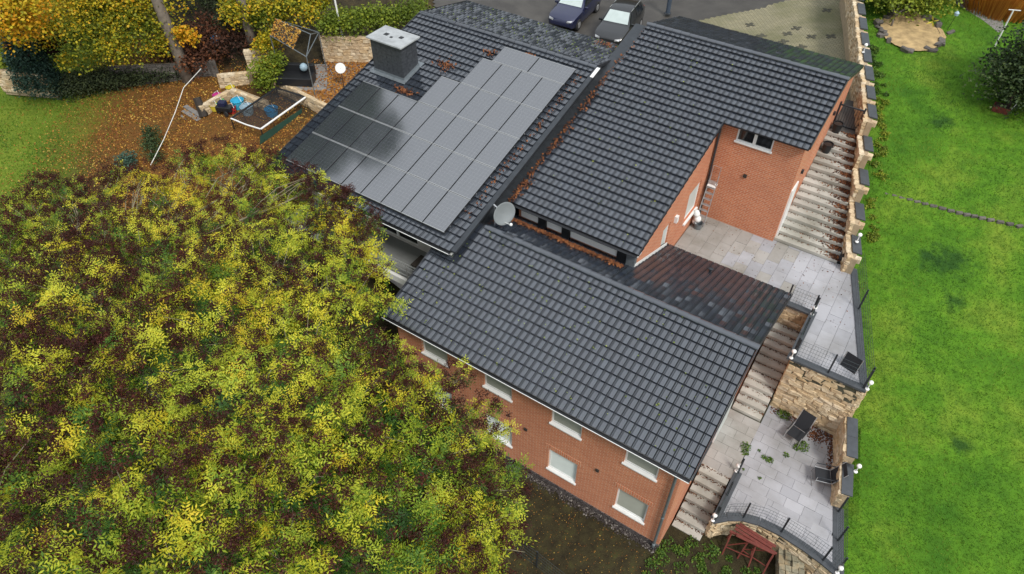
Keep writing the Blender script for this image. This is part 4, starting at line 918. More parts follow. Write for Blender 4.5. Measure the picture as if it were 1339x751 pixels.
def instance(templates, P, scale, tilt, tint):
    Vs, As = [], []; n = len(P); which = rng.integers(0, len(templates), n)
    for k, T in enumerate(templates):
        m = which == k; q = P[m]; R = rand_rot(len(q), tilt); s = scale*rng.uniform(.75, 1.25, len(q))
        V = np.einsum('nij,vj->nvi', R, T)*s[:, None, None]+q[:, None, :]; Vs.append(V.reshape(-1, 3))
        tt = np.repeat(tint[m], len(T))+np.repeat(rng.normal(0, .07, len(q)*len(T)//4), 4); As.append(np.clip(tt, 0, 1))
    V = np.concatenate(Vs); return V, np.arange(len(V)).reshape(-1, 4), np.concatenate(As)
def limb(m, a, b, r0, r1, sag=.0, n=5, wig=.12):
    a = Vector(a); b = Vector(b); L = (b-a).length; pts = []
    for i in range(n+1):
        t = i/n; p = a.lerp(b, t)+Vector((0, 0, math.sin(math.pi*t)*L*sag)); 
        if 0 < i < n: p += Vector((random.gauss(0, wig), random.gauss(0, wig), random.gauss(0, wig)))*L*.15
        pts.append(p)
    m.tube(pts, [r0+(r1-r0)*i/n for i in range(n+1)], 6); return pts
def shell(c, r, n, flat=.7, top=.0):
    d = rng.normal(size=(n, 3)); d /= np.linalg.norm(d, axis=1)[:, None]; d[:, 2] = np.abs(d[:, 2])*np.where(rng.random(n) < .78, 1, -1)
    q = d*(r*rng.uniform(.35, 1.2, n)**.6)[:, None]; q[:, 2] *= flat; return q+np.array(c)
def seed_tree(name, base, blobs, label, dens):
    """blobs: (px, py, z, r, seedness)"""
    base = Vector(base); t = thing(name, base, label, 'tree'); tr = MB(); fork = base+Vector((0, 0, 4.2))
    limb(tr, base-Vector((0, 0, .4)), fork, .3, .22, 0, 5, .05); tr.build('trunk', M['bark'], t, smooth=True)
    tw = MB(); P, T, Sd = [], [], []
    for px, py, z, r, sd in blobs:
        c = PZ(px, py, z); r = r*1.12
        pts = limb(tw, fork+Vector((random.gauss(0, .1), random.gauss(0, .1), 0)), c-Vector((0, 0, r*.3)), .065, .026, .08, 6)
        nc = int(dens*r*r); cc = shell(c, r, nc, .8); hue = rng.normal(.50, .1)
        for q in cc:
            k = rng.integers(1, 3); P.append(q+rng.normal(0, 1, (k, 3))*np.array([.08, .08, .05])); hq = hue+rng.normal(0, .2)+.32*((q[2]-c.z)/r-.25); T.append(np.clip(hq+rng.normal(0, .05, k), 0, 1))  # tint rises with height: brighter top and shaded underside painted into the leaves
        for q in shell(c, r*.62, int(nc*.3), .8): k = rng.integers(1, 3); P.append(q+rng.normal(0, .12, (k, 3))); T.append(np.clip(rng.normal(.08, .06, k), 0, 1))  # inner tufts dark green, shade inside the crown put into their tint
        for q in shell(c, r*1.16, int(nc*(sd+.16)*3.6), .95):
            if q[2] < c.z-.1*r: continue
            k = rng.integers(3, 7); Sd.append(q+rng.normal(0, 1, (k, 3))*np.array([.045, .045, .03])+np.array([0, 0, .2]))
        for q in cc[:12]: limb(tw, pts[random.randint(3, 5)].lerp(pts[-1], random.random()), Vector(q), .018, .007, .12, 4)
        for k in range(2):
            e = shell(c, r*1.08, 1, .9)[0]; limb(tw, pts[-1], Vector(e), .02, .006, .1, 4)
    tw.build('limbs', M['twig'], t, kind='stuff')
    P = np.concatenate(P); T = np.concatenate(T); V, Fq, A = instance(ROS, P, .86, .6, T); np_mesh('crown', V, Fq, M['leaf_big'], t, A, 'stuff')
    Q = np.concatenate(Sd); V, Fq, A = instance(SEED, Q, .85, .6, rng.random(len(Q))); np_mesh('seed_clusters', V, Fq, M['seed'], t, A, 'stuff')
BR = [(603,565,6.3,1.0,.5), (622,640,6,1.05,.5), (600,715,7,1.3,.35), (540,545,7.4,1.1,.4), (530,620,8.3,1.5,.3), (480,700,9,1.6,.15), (450,560,9.3,1.6,.2), (400,470,9,1.5,.12), (380,640,10,1.7,.15), (455,395,8,1.25,.15), (438,325,7,1.1,.3), (330,560,10,1.7,.12),
      (300,700,10,1.8,.15), (345,345,7.6,1.3,.12), (560,745,7,1.3,.4), (400,760,9.5,1.7,.15), (475,480,7.6,1.0,.3), (602,492,6.3,.35,.5), (300,430,9,1.6,.1), (645,700,5.3,.7,.5), (585,610,6.8,1.1,.45), (425,278,7.1,.8,.5), (452,268,7.6,.45,.9), (480,292,7.6,.4,.9), (470,305,7.2,.7,.35), (458,352,7.5,.95,.2), (478,400,7.4,.6,.3), (395,300,7.2,1.0,.2), (520,470,6.8,.5,.5), (420,430,8.2,1.2,.2), (375,400,8.4,1.1,.2), (300,365,7.9,1.0,.2), (510,540,8,1.2,.3)]
BL = [(230,275,7,1.3,.25), (300,232,6.5,1.2,.2), (150,325,7.2,1.3,.6), (55,320,6.5,1.2,.6), (250,400,8.5,1.6,.12), (120,420,8.8,1.6,.55), (25,430,8,1.5,.5), (200,520,9.5,1.7,.35), (80,560,9.5,1.7,.5), (15,650,9,1.7,.35), (150,650,10,1.8,.3), (220,745,10,1.8,.25),
      (60,750,9.5,1.8,.3), (370,255,6.5,1.0,.25), (0,520,8.5,1.5,.45), (95,260,6,.7,.7), (190,240,6,.6,.5), (348,222,6.8,.7,.6), (255,215,6,.6,.6), (408,242,7.5,.5,.9), (60,250,5.6,.6,.8), (150,235,5.8,.5,.8), (330,290,6.8,1.1,.2), (268,325,7.4,1.2,.25), (195,345,7.6,1.2,.4), (90,365,7.6,1.2,.6), (175,440,9,1.3,.4), (0,340,7,1.2,.6), (130,270,6.2,.8,.7), (40,280,6,.8,.7), (110,500,9.2,1.3,.5)]
seed_tree('broadleaf_tree', (-9.5,-6.6,-1), BR, 'large yellow green tree with maroon seed clusters reaching to the brick facade', 28)
seed_tree('broadleaf_tree', (-19.5,-5.5,.2), BL, 'large yellow green tree crowded with maroon seed clusters beside the left lawn', 25)
LEAF4 = [np.array([(-.5,0,0), (0,-.32,.06), (.5,0,0), (0,.32,.06)]), np.array([(-.5,0,.05), (-.05,-.42,0), (.5,0,.05), (-.05,.42,0)])]
def leafy(name, label, cat, base, blobs, n, size, mat, trunk=.12, group=None, mean=.5, top=True, flat=.85, tilt=.7):
    """blobs: world (x, y, z, r)"""
    base = Vector(base); t = thing(name, base, label, cat, group); m = MB()
    zc = min(b[2] for b in blobs)
    if trunk:
        fk = Vector((base.x, base.y, base.z+max(.3, (zc-base.z)*.6))); limb(m, base-Vector((0, 0, .2)), fk, trunk, trunk*.7, 0, 4, .05)
        for b in blobs: limb(m, fk, (b[0], b[1], b[2]), trunk*.5, trunk*.15, .05, 4)
        m.build('trunk', M['bark'], t, smooth=True)
    tot = sum(b[3]**2 for b in blobs); P, T = [], []
    for b in blobs:
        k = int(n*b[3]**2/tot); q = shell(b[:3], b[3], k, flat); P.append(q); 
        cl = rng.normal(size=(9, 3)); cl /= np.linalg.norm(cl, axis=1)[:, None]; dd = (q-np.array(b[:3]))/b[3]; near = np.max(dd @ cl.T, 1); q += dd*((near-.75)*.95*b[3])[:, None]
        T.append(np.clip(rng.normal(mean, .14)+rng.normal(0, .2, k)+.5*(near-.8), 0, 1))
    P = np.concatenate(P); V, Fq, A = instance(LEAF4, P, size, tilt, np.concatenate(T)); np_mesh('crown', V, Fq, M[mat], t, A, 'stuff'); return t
W4 = lambda L: [(*PZ(a, b, z), r) for a, b, z, r in L]
# left wood edge
leafy('maple_tree', 'wide golden maple standing above the dark hedge', 'tree', (-43,9.5,4), W4([(60,10,7,1.9), (130,26,6.7,2.1), (185,48,6,1.5), (105,60,6,1.3), (150,68,5.6,.9), (52,40,6.5,1.1), (200,0,7.2,1.8), (120,-8,8,2.2), (208,62,5.4,.7), (88,80,5.2,.5), (170,22,6.8,1.3)]), 26000, .14, 'leaf_maple', .2, mean=.46)
leafy('maple_tree', 'orange maple at the wood edge beyond the blue conifers', 'tree', (-46,5,4.2), W4([(5,15,9,1.6), (30,32,8,1.0), (-20,30,9,1.5), (20,5,9,1.2)]), 5000, .17, 'leaf_maple', .15, mean=.85)
leafy('maple_tree', 'yellow green maple with a pale trunk above the leafy arbour', 'tree', (-36,16.5,4.9), W4([(380,4,6.8,1.3), (340,25,6.3,1.0), (402,18,6.4,.8), (350,55,5.4,.7), (312,14,6.8,1.0), (354,84,4.9,.5), (420,4,6.6,.7), (345,62,5.3,.6), (362,22,6.2,.8)]), 9000, .16, 'leaf_maple', .16, mean=.42)
leafy('sapling', 'small orange leaved sapling beside the tall bare trunk', 'tree', PZ(246,80,4.2), W4([(243,48,6,.55), (252,52,5.7,.4), (236,40,6.4,.4)]), 600, .17, 'leaf_maple', .04, mean=.85)
leafy('shrub', 'bright green shrub at the lawn edge by the rough stone wall', 'shrub', PZ(8,95,3.2), W4([(5,70,4.6,1.0), (22,85,4,.7)]), 2600, .15, 'leaf_lime', .05, mean=.45)
leafy('shrub', 'dark purple leaved shrub under the orange maple', 'shrub', PZ(45,70,4), W4([(38,50,5.5,1.2), (70,65,5,1.0), (20,42,5.5,1.0)]), 3000, .16, 'seed', .06, mean=.1)
leafy('shrub', 'leafy yellow green shrub growing by the arbour wall', 'shrub', PZ(352,108,3.7), W4([(350,95,4.6,.8), (345,108,4.2,.6), (358,82,5,.6)]), 2600, .14, 'leaf_lime', .05, mean=.4)
leafy('shrub', 'dark green clipped shrub on the leaf strewn slope', 'shrub', PZ(200,205,2.6), W4([(198,190,3.0,.55), (196,175,3.4,.45), (203,205,2.8,.4)]), 1800, .09, 'leaf_conifer', .04, mean=.6)
leafy('shrub', 'small blue green shrub at the edge of the seed tree', 'shrub', PZ(165,225,2.4), W4([(166,212,2.8,.5)]), 900, .1, 'leaf_thuja', .04, mean=.9)
for i, (px, py, h, lb) in enumerate(((42,118,3.0,'tall blue green columnar conifer, the one by the bright green shrub'), (58,120,3.4,'tall blue green columnar conifer, middle of the row of three'), (78,122,2.8,'tall blue green columnar conifer, the one by the clipped hedge'))):
    b = PZ(px, py, 2.9); leafy('columnar_conifer', lb, 'conifer', b, [(b.x+random.gauss(0, .05), b.y, b.z+.3+k*h/6, .62-.07*k) for k in range(7)], 3600, .13, 'leaf_thuja', .06, 'columnar conifers', .5, flat=1.1)
hd = []
for k in range(13): b = PZ(95+k*12, 124-k*1.4, 2.9); hd.append((b.x, b.y, b.z+.55+random.uniform(-.1, .15), .75))
leafy('hedge', 'low dark hedge running along the foot of the wood wall', 'hedge', PZ(165,115,2.9), hd, 12000, .11, 'leaf_dark', 0, mean=.5)
for i, (px, py, top, lb) in enumerate((((247, 108), (214, -30), 26, 'tall bare trunked tree rising beside the white hanging line'), ((331, 45), (324, -30), 26, 'tall tree with a pale trunk behind the yellow green maple'))) if False else []: pass
def tall(base, lean, top, r, label, blobs, n):
    base = Vector(base); t = thing('forest_tree', base, label, 'tree'); m = MB(); T_ = base+Vector((lean[0], lean[1], top)); pts = limb(m, base-Vector((0, 0, .4)), T_, r, r*.35, 0, 10, .01)
    for b in blobs: limb(m, pts[random.randint(5, 9)], b[:3], .1, .03, .1, 4)
    m.build('trunk', M['bark'], t, smooth=True); P, A_ = [], []; tot = sum(b[3]**2 for b in blobs)
    for b in blobs: k = int(n*b[3]**2/tot); P.append(shell(b[:3], b[3], k)); A_.append(np.clip(rng.normal(.35, .2, k), 0, 1))
    V, Fq, A = instance(LEAF4, np.concatenate(P), .34, .8, np.concatenate(A_)); np_mesh('crown', V, Fq, M['leaf_green'], t, A, 'stuff')
b1 = PZ(247,106,3.3); tall(b1, (-1.6,.2), 22, .36, 'tall bare trunked tree rising beside the white hanging line', [(b1.x-1.5+dx, b1.y+dy, 17+dz, r) for dx, dy, dz, r in ((0,0,3,3.4), (3,1.5,1,2.6), (-3,-1.5,0,2.8), (1,-3,0,2.5), (-1,3,1,2.6), (4.5,0,4,2.2), (0,0,8,2.4))], 11000)
b2 = PZ(331,60,4.8); tall(b2, (-.6,.4), 21, .3, 'tall tree with a pale trunk behind the yellow green maple', [(b2.x+dx, b2.y+dy, 17+dz, r) for dx, dy, dz, r in ((0,0,3,3), (3,0,0,2.4), (-3,1,0,2.5), (0,-3,1,2.4), (0,3,0,2.6), (1,0,7,2.2))], 9000)
for i, (px, py, z, lb) in enumerate(((285,20,5.2,'dark undergrowth bush in the wood behind the blue bucket'), (265,-10,5.4,'dark undergrowth bush far back in the wood'), (300,60,4.4,'low brown undergrowth above the grey stone wall'), (255,75,4,'low brown undergrowth beside the tall bare trunk'))):
    b = PZ(px, py, z); leafy('undergrowth_bush', lb, 'bush', b, [(b.x+random.uniform(-2, 2), b.y+random.uniform(-1.5, 1.5), b.z+.4, random.uniform(.7, 1.3)) for _ in range(6)], 2600, .16, 'leaf_dark' if i < 2 else 'litter_brown', 0, mean=.4)
bk_ = []
for k in range(16): b = PZ(430+k*8, 38-k*1.0+random.uniform(-5, 5), 5.8); bk_.append((b.x, b.y, b.z+.2, random.uniform(.6, 1.0)))
leafy('hedge', 'bright green ivy bank above the sandstone garden wall', 'hedge', PZ(470,35,5.5), bk_, 9000, .14, 'leaf_lime', 0, mean=.2)
# right garden
def gr_(x, y): return float(gz(x, y))
def onl(px, py):     # point of the right lawn under a pixel
    z = 3.
    for _ in range(30): p = PZ(px, py, z); z = .5*z+.5*float(np.interp(p.y, RY, RZ))
    return PZ(px, py, z)
b = onl(1165, 35); leafy('laurel_bush', 'yellow green bush overhanging the gravel bed by the boundary wall', 'bush', b, [(b.x+dx, b.y+dy, b.z+dz, r) for dx, dy, dz, r in ((-.6,1,1,1.3), (.8,1.6,1.1,1.3), (-.2,2.6,1.4,1.5), (-1.4,2,1,1.1), (1.4,3,1.2,1.2))], 8000, .17, 'leaf_lime', .06, mean=.35)
b = onl(1318, 138); leafy('conifer_tree', 'broad dark green conifer on the lawn by the white pole', 'conifer', b, [(b.x+dx, b.y+dy, b.z+dz, r) for dx, dy, dz, r in ((0,0,.9,1.7), (.2,.5,1.9,1.7), (-.1,-.1,1.5,1.2), (.6,.9,3,1.1), (.9,-.3,1,1.3), (-.4,1.2,1,1.2), (1.6,.6,1.5,1.5), (.7,.8,4,.9), (.2,.5,4.6,.8), (.5,.6,5.4,.6), (0,.2,3.2,1.2), (1.2,0,3,1.2))], 17000, .14, 'leaf_conifer', .14, mean=.55)
SHL = ['low yellowing scrub beside the metal gate on the lawn side', 'low yellowing scrub along the middle caps of the boundary wall', 'green scrub on the lawn side near the driveway roof corner', 'low yellow flowering scrub by the lower caps of the boundary wall', 'dark green scrub under the leafy bush by the wall']
for i, (pa, pb, mt, k_) in enumerate((((1148,128), (1150,180), 'leaf_lime', 14), ((1146,182), (1146,235), 'leaf_lime', 12), ((1142,92), (1152,128), 'leaf_green', 14), ((1140,262), (1144,318), 'leaf_lime', 13), ((1136,58), (1148,90), 'leaf_green', 12))):
    sp_ = []
    for k in range(k_):
        u = random.random(); p = onl(pa[0]+(pb[0]-pa[0])*u+random.uniform(-5, 9), pa[1]+(pb[1]-pa[1])*u); sp_.append((p.x, p.y, p.z+random.uniform(.0, .08), random.uniform(.1, .26)))
    leafy('wall_scrub', SHL[i], 'shrub', onl(*pa), sp_, 1300, .08, mt, 0, 'scrub along the boundary wall', .45, flat=.6)
b = onl(1300, 22); gp_ = []
nb = 2600; a = rng.uniform(0, 2*np.pi, nb); R_ = rng.uniform(0, 1.3, nb); base_ = np.stack([b.x+np.cos(a)*R_*1.4, b.y+.8+np.sin(a)*R_, np.full(nb, b.z)], -1); tip = base_+np.stack([np.cos(a)*.5, np.sin(a)*.5, rng.uniform(.9, 1.6, nb)], -1); sdv = np.stack([-np.sin(a), np.cos(a), 0*a], -1)*.02
V = np.stack([base_-sdv, base_+sdv, tip+sdv*.4, tip-sdv*.4], 1).reshape(-1, 3); t = thing('ornamental_grass', b, 'clump of orange ornamental grass behind the stone edged path', 'grass clump')
np_mesh('blades', V, np.arange(4*nb).reshape(nb, 4), M['orange_grass'], t, np.repeat(rng.random(nb), 4), 'stuff')
# gravel bed with stone ring
gb = onl(1195, 42); ring = [onl(px, py) for px, py in ((1160,22), (1178,18), (1192,14), (1205,22), (1218,32), (1232,40), (1237,50), (1230,60), (1216,67), (1200,68), (1185,66), (1170,60), (1158,52), (1150,40), (1152,28))]
M['gravelbed'] = plain('pale_gravel', (.38,.27,.13), .95, .5, 3, bump=1., bs=40)
m = MB(); m.add([(p.x, p.y, p.z+.05) for p in ring]+[(gb.x, gb.y, gb.z+.06)], [(i, (i+1) % len(ring), len(ring)) for i in range(len(ring))]); tag(m.build('gravel_bed', M['gravelbed']), kind='structure')
rg = thing('stone_ring', gb, 'ring of dark rough stones round the pale gravel bed', 'stone edging')
for i in range(len(ring)):
    p, q = ring[i], ring[(i+1) % len(ring)]; k = max(1, int((q-p).length/.4))
    for j in range(k):
        c = p.lerp(q, (j+.5)/k); o = bpy.data.objects.new('stone', random.choice(STG)); COL.objects.link(o); o.parent = rg; o.location = c-Vector(gb)+Vector((random.gauss(0,.12), random.gauss(0,.12), random.uniform(.0,.1))); o.scale = (random.uniform(.2,.55), random.uniform(.14,.34), random.uniform(.12,.36)); o.rotation_euler = (random.gauss(0,.15), random.gauss(0,.15), random.uniform(0, 3))
p = onl(1232, 44)
pw_ = thing('pinwheel', p, 'yellow garden pinwheel standing in the gravel bed ring', 'pinwheel'); pp = PZ(1220, 28, p.z+.9)
MB().tube([p-Vector((0,0,.1)), pp], .012, 5).build('stick', M['wood_dark'], pw_)
for k in range(4):
    a = k*math.pi/2+.5; u = Vector((math.cos(a)*.8, -.2, math.sin(a))).normalized(); MB().add([pp, pp+u*.16+Vector((.06,-.05,0)), pp+u*.32, pp+u*.14-Vector((.05,.0,0))], [(0,1,2,3)]).build('vane', M['yellow'], pw_)
p = onl(1238, 40); t = thing('solar_lantern', p, 'small blue garden lantern on a thin stake', 'lantern'); MB().tube([p, p+Vector((.1,0,.8))], .012, 5).build('stake', M['black'], t); MB().lathe(p+Vector((.1,0,.8)), [(.01,0), (.1,.03), (.12,.16), (.04,.24), (.01,.25)], 10).build('head', M['paleblue'], t)
p = onl(1300, 62); t = thing('washing_pole', p, 'white metal pole standing on the lawn by the conifer', 'pole'); q = p+Vector((0,0,1.9)); MB().tube([p, q], .035, 8).build('pole', M['white'], t); MB().tube([q-Vector((.2,0,.02)), q+Vector((.3,0,.05))], .025, 6).build('arm', M['white'], t)
pth = [onl(a, b) for a, b in ((1235,-4), (1262,14), (1285,28), (1305,44), (1312,40), (1310,22), (1290,10), (1270,-4))]
m = MB(); m.add([(p.x, p.y, p.z+.05) for p in pth], [tuple(range(len(pth)))]); tag(m.build('path', M['wood_grey']), kind='structure')
p = onl(1200, 8); t = thing('bench', p, 'dark garden bench half hidden behind the leafy bush', 'bench'); MB().cbox(p+Vector((0,0,.45)), (1.2,.4,.06)).build('seat', M['slate'], t); MB().cbox(p+Vector((0,.22,.75)), (1.2,.05,.35)).build('backrest', M['slate'], t)
for s in (-.5, .5): MB().cbox(p+Vector((s,0,.21)), (.07,.36,.42)).build('leg', M['slate'], t)
cp = [onl(a, b) for a, b in ((1156,252), (1185,260), (1215,268), (1250,277), (1290,286), (1340,297))]
ce = thing('stone_edging', cp[0], 'thin row of half sunk stones crossing the lawn', 'stone edging')
for i in range(len(cp)-1):
    L_ = (cp[i+1]-cp[i]).length; k = int(L_/.28)
    for j in range(k):
        c = cp[i].lerp(cp[i+1], (j+.5)/k); o = bpy.data.objects.new('stone', random.choice(STG)); COL.objects.link(o); o.parent = ce; o.location = c-cp[0]+Vector((0,0,-.02)); o.scale = (.27,.14,.12); o.rotation_euler = (0,0,.4+random.gauss(0,.1))
b = onl(1308, 145); t = thing('wooden_planter', b, 'low rust brown planter box below the dark conifer', 'planter'); MB().cbox(b+Vector((0,0,.12)), (.7,.5,.26)).build('box', M['rust'], t); MB().cbox(b+Vector((0,0,.26)), (.6,.4,.02)).build('earth', M['soil'], t)
MB().tube([b+Vector((.35,-.1,.2)), b+Vector((.45,0,.5))], .015, 5).build('stake', M['white'], t)
# grass on the right lawn, weeds, fallen leaves
n = 95000; yv = rng.uniform(-3, 42, n); xv = BX(yv)+.1+rng.uniform(0, 1, n)**1.1*(np.clip(7+.12*yv, 5, 12)); zv = np.interp(yv, RY, RZ)+.05*np.sin(xv*.7+yv*.4)
a = rng.uniform(0, 2*np.pi, n); h = rng.uniform(.05, .13, n); ld_ = rng.normal(0, .05, (n, 2)); w_ = .012
Bp = np.stack([xv, yv, zv-.01], -1); sdv = np.stack([np.cos(a), np.sin(a), 0*a], -1)*w_; Tp = Bp+np.stack([ld_[:, 0], ld_[:, 1], h], -1)
V = np.stack([Bp-sdv, Bp+sdv, Tp], 1).reshape(-1, 3)
pat = .48+.2*np.sin(xv*.9+1.3*np.sin(yv*.5))*np.sin(yv*.7)+.18*np.sin(xv*2.3+2*np.sin(yv*1.1))*np.sin(yv*1.9+xv)+rng.normal(0, .14, n)
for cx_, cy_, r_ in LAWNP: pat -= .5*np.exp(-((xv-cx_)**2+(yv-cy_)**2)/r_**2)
tag(np_mesh('grass', V, np.arange(3*n).reshape(n, 3), M['grassblade'], attr=np.repeat(np.clip(pat, 0, 1), 3), kind='stuff'), 'bright green lawn grass on the right slope', 'grass')
n = 46000; xv = rng.uniform(-46, -26, n); yv = rng.uniform(-7, 9, n); k_ = xv+31.8+.8*yv < rng.normal(-.3, 1.2, n); xv, yv = xv[k_], yv[k_]; n = len(xv); zv = gz(xv, yv)
a = rng.uniform(0, 2*np.pi, n); Bp = np.stack([xv, yv, zv-.01], -1); sdv = np.stack([np.cos(a), np.sin(a), 0*a], -1)*.02; Tp = Bp+np.stack([rng.normal(0, .06, n), rng.normal(0, .06, n), rng.uniform(.06, .16, n)], -1)
tag(np_mesh('grass', np.stack([Bp-sdv, Bp+sdv, Tp], 1).reshape(-1, 3), np.arange(3*n).reshape(n, 3), M['grassblade'], attr=np.repeat(np.clip(.5+.25*np.sin(xv*1.1)*np.sin(yv*.9+xv*.5)+rng.normal(0, .2, n), 0, 1), 3), kind='stuff'), 'rough green lawn grass beside the fallen leaves on the left', 'grass')
def ground_leaves(name, n, fx, fy, size, mat, label, keep=None, off=.03, jit=.35):
    x = fx(n); y = fy(n); 
    if keep is not None: m_ = keep(x, y); x, y = x[m_], y[m_]
    z = gz(x, y)+off; V, Fq, A = scatter_quads(np.stack([x, y, z], -1), size, jit); return tag(np_mesh(name, V, Fq, M[mat], attr=A, kind='stuff'), label, 'leaves')
U = lambda a, b: (lambda n: rng.uniform(a, b, n))
ground_leaves('fallen_leaves', 52000, U(-42,-21), U(-3,13), .038, 'litter', 'yellow and brown fallen leaves under the left trees', lambda x, y: (y < 12+.2*(x+30)) & (x > -35-.4*y+rng.normal(0, 3, len(x))) & (rng.random(len(x)) < .35+.65*(np.sin(x*1.3+1.5*np.sin(y*.8))*np.sin(y*1.1+x*.4) > -.1)))
ground_leaves('yard_leaves', 4500, U(-12, 1.5), U(-7,-.3), .016, 'litter', 'small yellow leaves scattered on the mossy yard')
def weeds(name, label, spots, mat='leaf_green', size=.09, z=None):
    P, T = [], []
    for x, y, r, k, zz in spots:
        q = shell((x, y, zz), r, k, .5); q[:, 2] = np.maximum(q[:, 2], zz+.01); P.append(q); T.append(np.clip(rng.normal(.55, .2, k), 0, 1))
    V, Fq, A = instance(LEAF4, np.concatenate(P), size, .7, np.concatenate(T)); return tag(np_mesh(name, V, Fq, M[mat], attr=A, kind='stuff'), label, 'weeds')
sp_ = []
for k in range(70):
    x, y = rng.uniform(-.1, 3.2), rng.uniform(-1.6, 1.3); x = max(x, .15) if y > -.1 else x
    if y > .9 and x < 1.2: continue
    sp_.append((x, y, rng.uniform(.12, .3), 60, float(gz(x, y))+.02))
weeds('weeds', 'green weeds growing at the foot of the short stairs', sp_, 'leaf_green', .075)
weeds('terrace_weeds', 'green weeds sprouting between the lower terrace slabs', [(1.13,4.85,.2,90,ZL), (1.2,4.6,.13,50,ZL), (2.05,4.78,.14,60,ZL), (1.85,4.8,.1,30,ZL), (2.48,5.33,.12,40,ZL), (2.87,6.0,.24,140,ZL+.05), (2.7,5.85,.15,60,ZL), (1.84,6.95,.25,150,ZL+.08), (1.6,4.95,.06,15,ZL), (1.4,3.9,.05,12,ZL), (2.0,3.9,.06,14,ZL)], 'leaf_green', .07)
weeds('brambles', 'fresh green brambles behind the thin wire fence', [(rng.uniform(-5,-2.6), rng.uniform(-5.2,-3.2), rng.uniform(.25,.5), 110, -.7) for _ in range(26)], 'leaf_lime', .11)
q = []
for k in range(900): u = rng.random(); y = 6.55+rng.random()*.0; q.append((rng.uniform(-1,3.8), 0, 0))
pts = [(x, 7.12-abs(rng.normal(0, .12)), ZL+.01) for x in rng.uniform(1.3, 3.8, 420)]+[(3.66+(7.2-y_)*.26-abs(rng.normal(0, .1)), y_, ZL+.01) for y_ in rng.uniform(5.6, 7.1, 260)]+[(rng.normal(3.2, .25), rng.normal(6.75, .15), ZL+.012) for _ in range(350)]
V, Fq, A = scatter_quads(pts, .028, .3); tag(np_mesh('terrace_litter', V, Fq, M['litter_brown'], attr=A, kind='stuff'), 'brown leaf litter along the foot of the tall rubble wall', 'leaves')
pts = [(rng.uniform(-4.7, 2.5), rng.uniform(9.4, 13), ZT+.008) for _ in range(260)]; V, Fq, A = scatter_quads(pts, .022, .2); tag(np_mesh('terrace_leaves', V, Fq, M['litter_brown'], attr=A, kind='stuff'), 'few brown leaf bits strewn on the upper terrace', 'leaves')
# leaves on the roofs: valley, chimney foot, below the clerestory, moss dots
pts = [(BX0+.02+abs(rng.normal(0, .12)), y, zB(y)+.045+rng.random()*.03) for y in np.concatenate([rng.uniform(5.7, 16.2, 70), rng.normal(6.4, .5, 110), rng.normal(9.2, .5, 70), rng.normal(11.5, .5, 35)])]+[(CX1+.26+rng.random()*.14, y, zB(y)-.06+rng.random()*.05) for y in rng.uniform(3.2, 14.5, 240)]
pts += [(rng.uniform(-9.7,-5.0), 5.62-abs(rng.normal(0, .12)), 0) for _ in range(1300)]; pts = [(x, y, zA(y)+.05+rng.random()*.05) if z == 0 else (x, y, z) for x, y, z in pts]
pts += [(-17.1+rng.normal(0, .35), 8.55+rng.normal(0, .2), 0) for _ in range(0)]
pts += [(x, y, zC(y)+.05) for x, y in [(rng.normal(-16.3, .25), rng.normal(10.3, .15)) for _ in range(110)]+[(rng.normal(-17.0, .3), rng.normal(8.25, .08)) for _ in range(130)]+[(rng.normal(-14.9, .15), rng.normal(11.7, .1)) for _ in range(45)]+[(rng.normal(-13.2, .12), rng.normal(12.3, .05)) for _ in range(25)]+[(rng.normal(-10.7, .08), rng.uniform(4, 12)) for _ in range(110)]]
pts += [(rng.normal(-11.5, .3), rng.normal(15.9, .15), zC(15.9)+.06) for _ in range(70)]
V, Fq, A = scatter_quads(pts, .045, .4); tag(np_mesh('roof_leaves', V, Fq, M['litter_brown'], attr=np.clip(A*.6+.4, 0, 1), kind='stuff'), 'brown leaves caught in the roof valley and round the chimney', 'leaves')
pts = [(x, y, zA(y)+.045) for x, y in zip(rng.uniform(-11, .2, 150), rng.uniform(-.2, 4, 150))]+[(x, y, zB(y)+.045) for x, y in zip(rng.uniform(-9.8,-5, 70), rng.uniform(5.8, 16, 70))]+[(x, y, zC(y)+.045) for x, y in zip(rng.uniform(-19.5,-10.5, 300), rng.uniform(12.9, 16.3, 300))]
V, Fq, A = scatter_quads(pts, .03, .25); tag(np_mesh('roof_moss', V, Fq, M['leaf_lime'], attr=A*.7, kind='stuff'), 'tiny moss tufts dotting the roof tiles', 'moss')
# ================================================================ left garden: patio, walls, arbour, goal, toys
PAT = [PZ(a, b, 4.05) for a, b in ((352,103), (436,142), (500,95), (487,76), (440,74), (425,84), (352,84))]
m = MB(); m.add([(p.x, p.y, 4.05) for p in PAT]+[(p.x, p.y, 2.6) for p in PAT], [tuple(range(7))]+[(i, 7+i, 7+(i+1) % 7, (i+1) % 7) for i in range(7)]); tag(m.build('patio', M['wood_grey']), kind='structure')
pts = []
for k in range(9000):
    px, py = rng.uniform(395, 500), rng.uniform(78, 146); 
    if py-103 > (px-352)*.46-2 or (px < 428 and py < 118 and rng.random() < .85): continue
    pts.append(PZ(px, py, 4.07)[:])
V, Fq, A = scatter_quads(pts, .05, .35); tag(np_mesh('patio_leaves', V, Fq, M['litter'], attr=np.clip(A*.7+.1, 0, 1), kind='stuff'), 'orange fallen leaves covering the small patio', 'leaves')
GW = thing('garden_wall', PZ(455,78,4.05), 'pale sandstone garden wall behind the leaf covered patio', 'wall'); p = PZ(424,80,4.05); q = PZ(500,82,4.05)
MB().prism([(p.x, p.y+.05), (q.x, q.y+.05), (q.x, q.y+.4), (p.x, p.y+.4)], 3.5, 5.45).build('core', M['mortar'], GW); stone_face(GW, p[:2], q[:2], 4.0, 5.5, hmin=.14, hmax=.25, wmin=.25, wmax=.5)
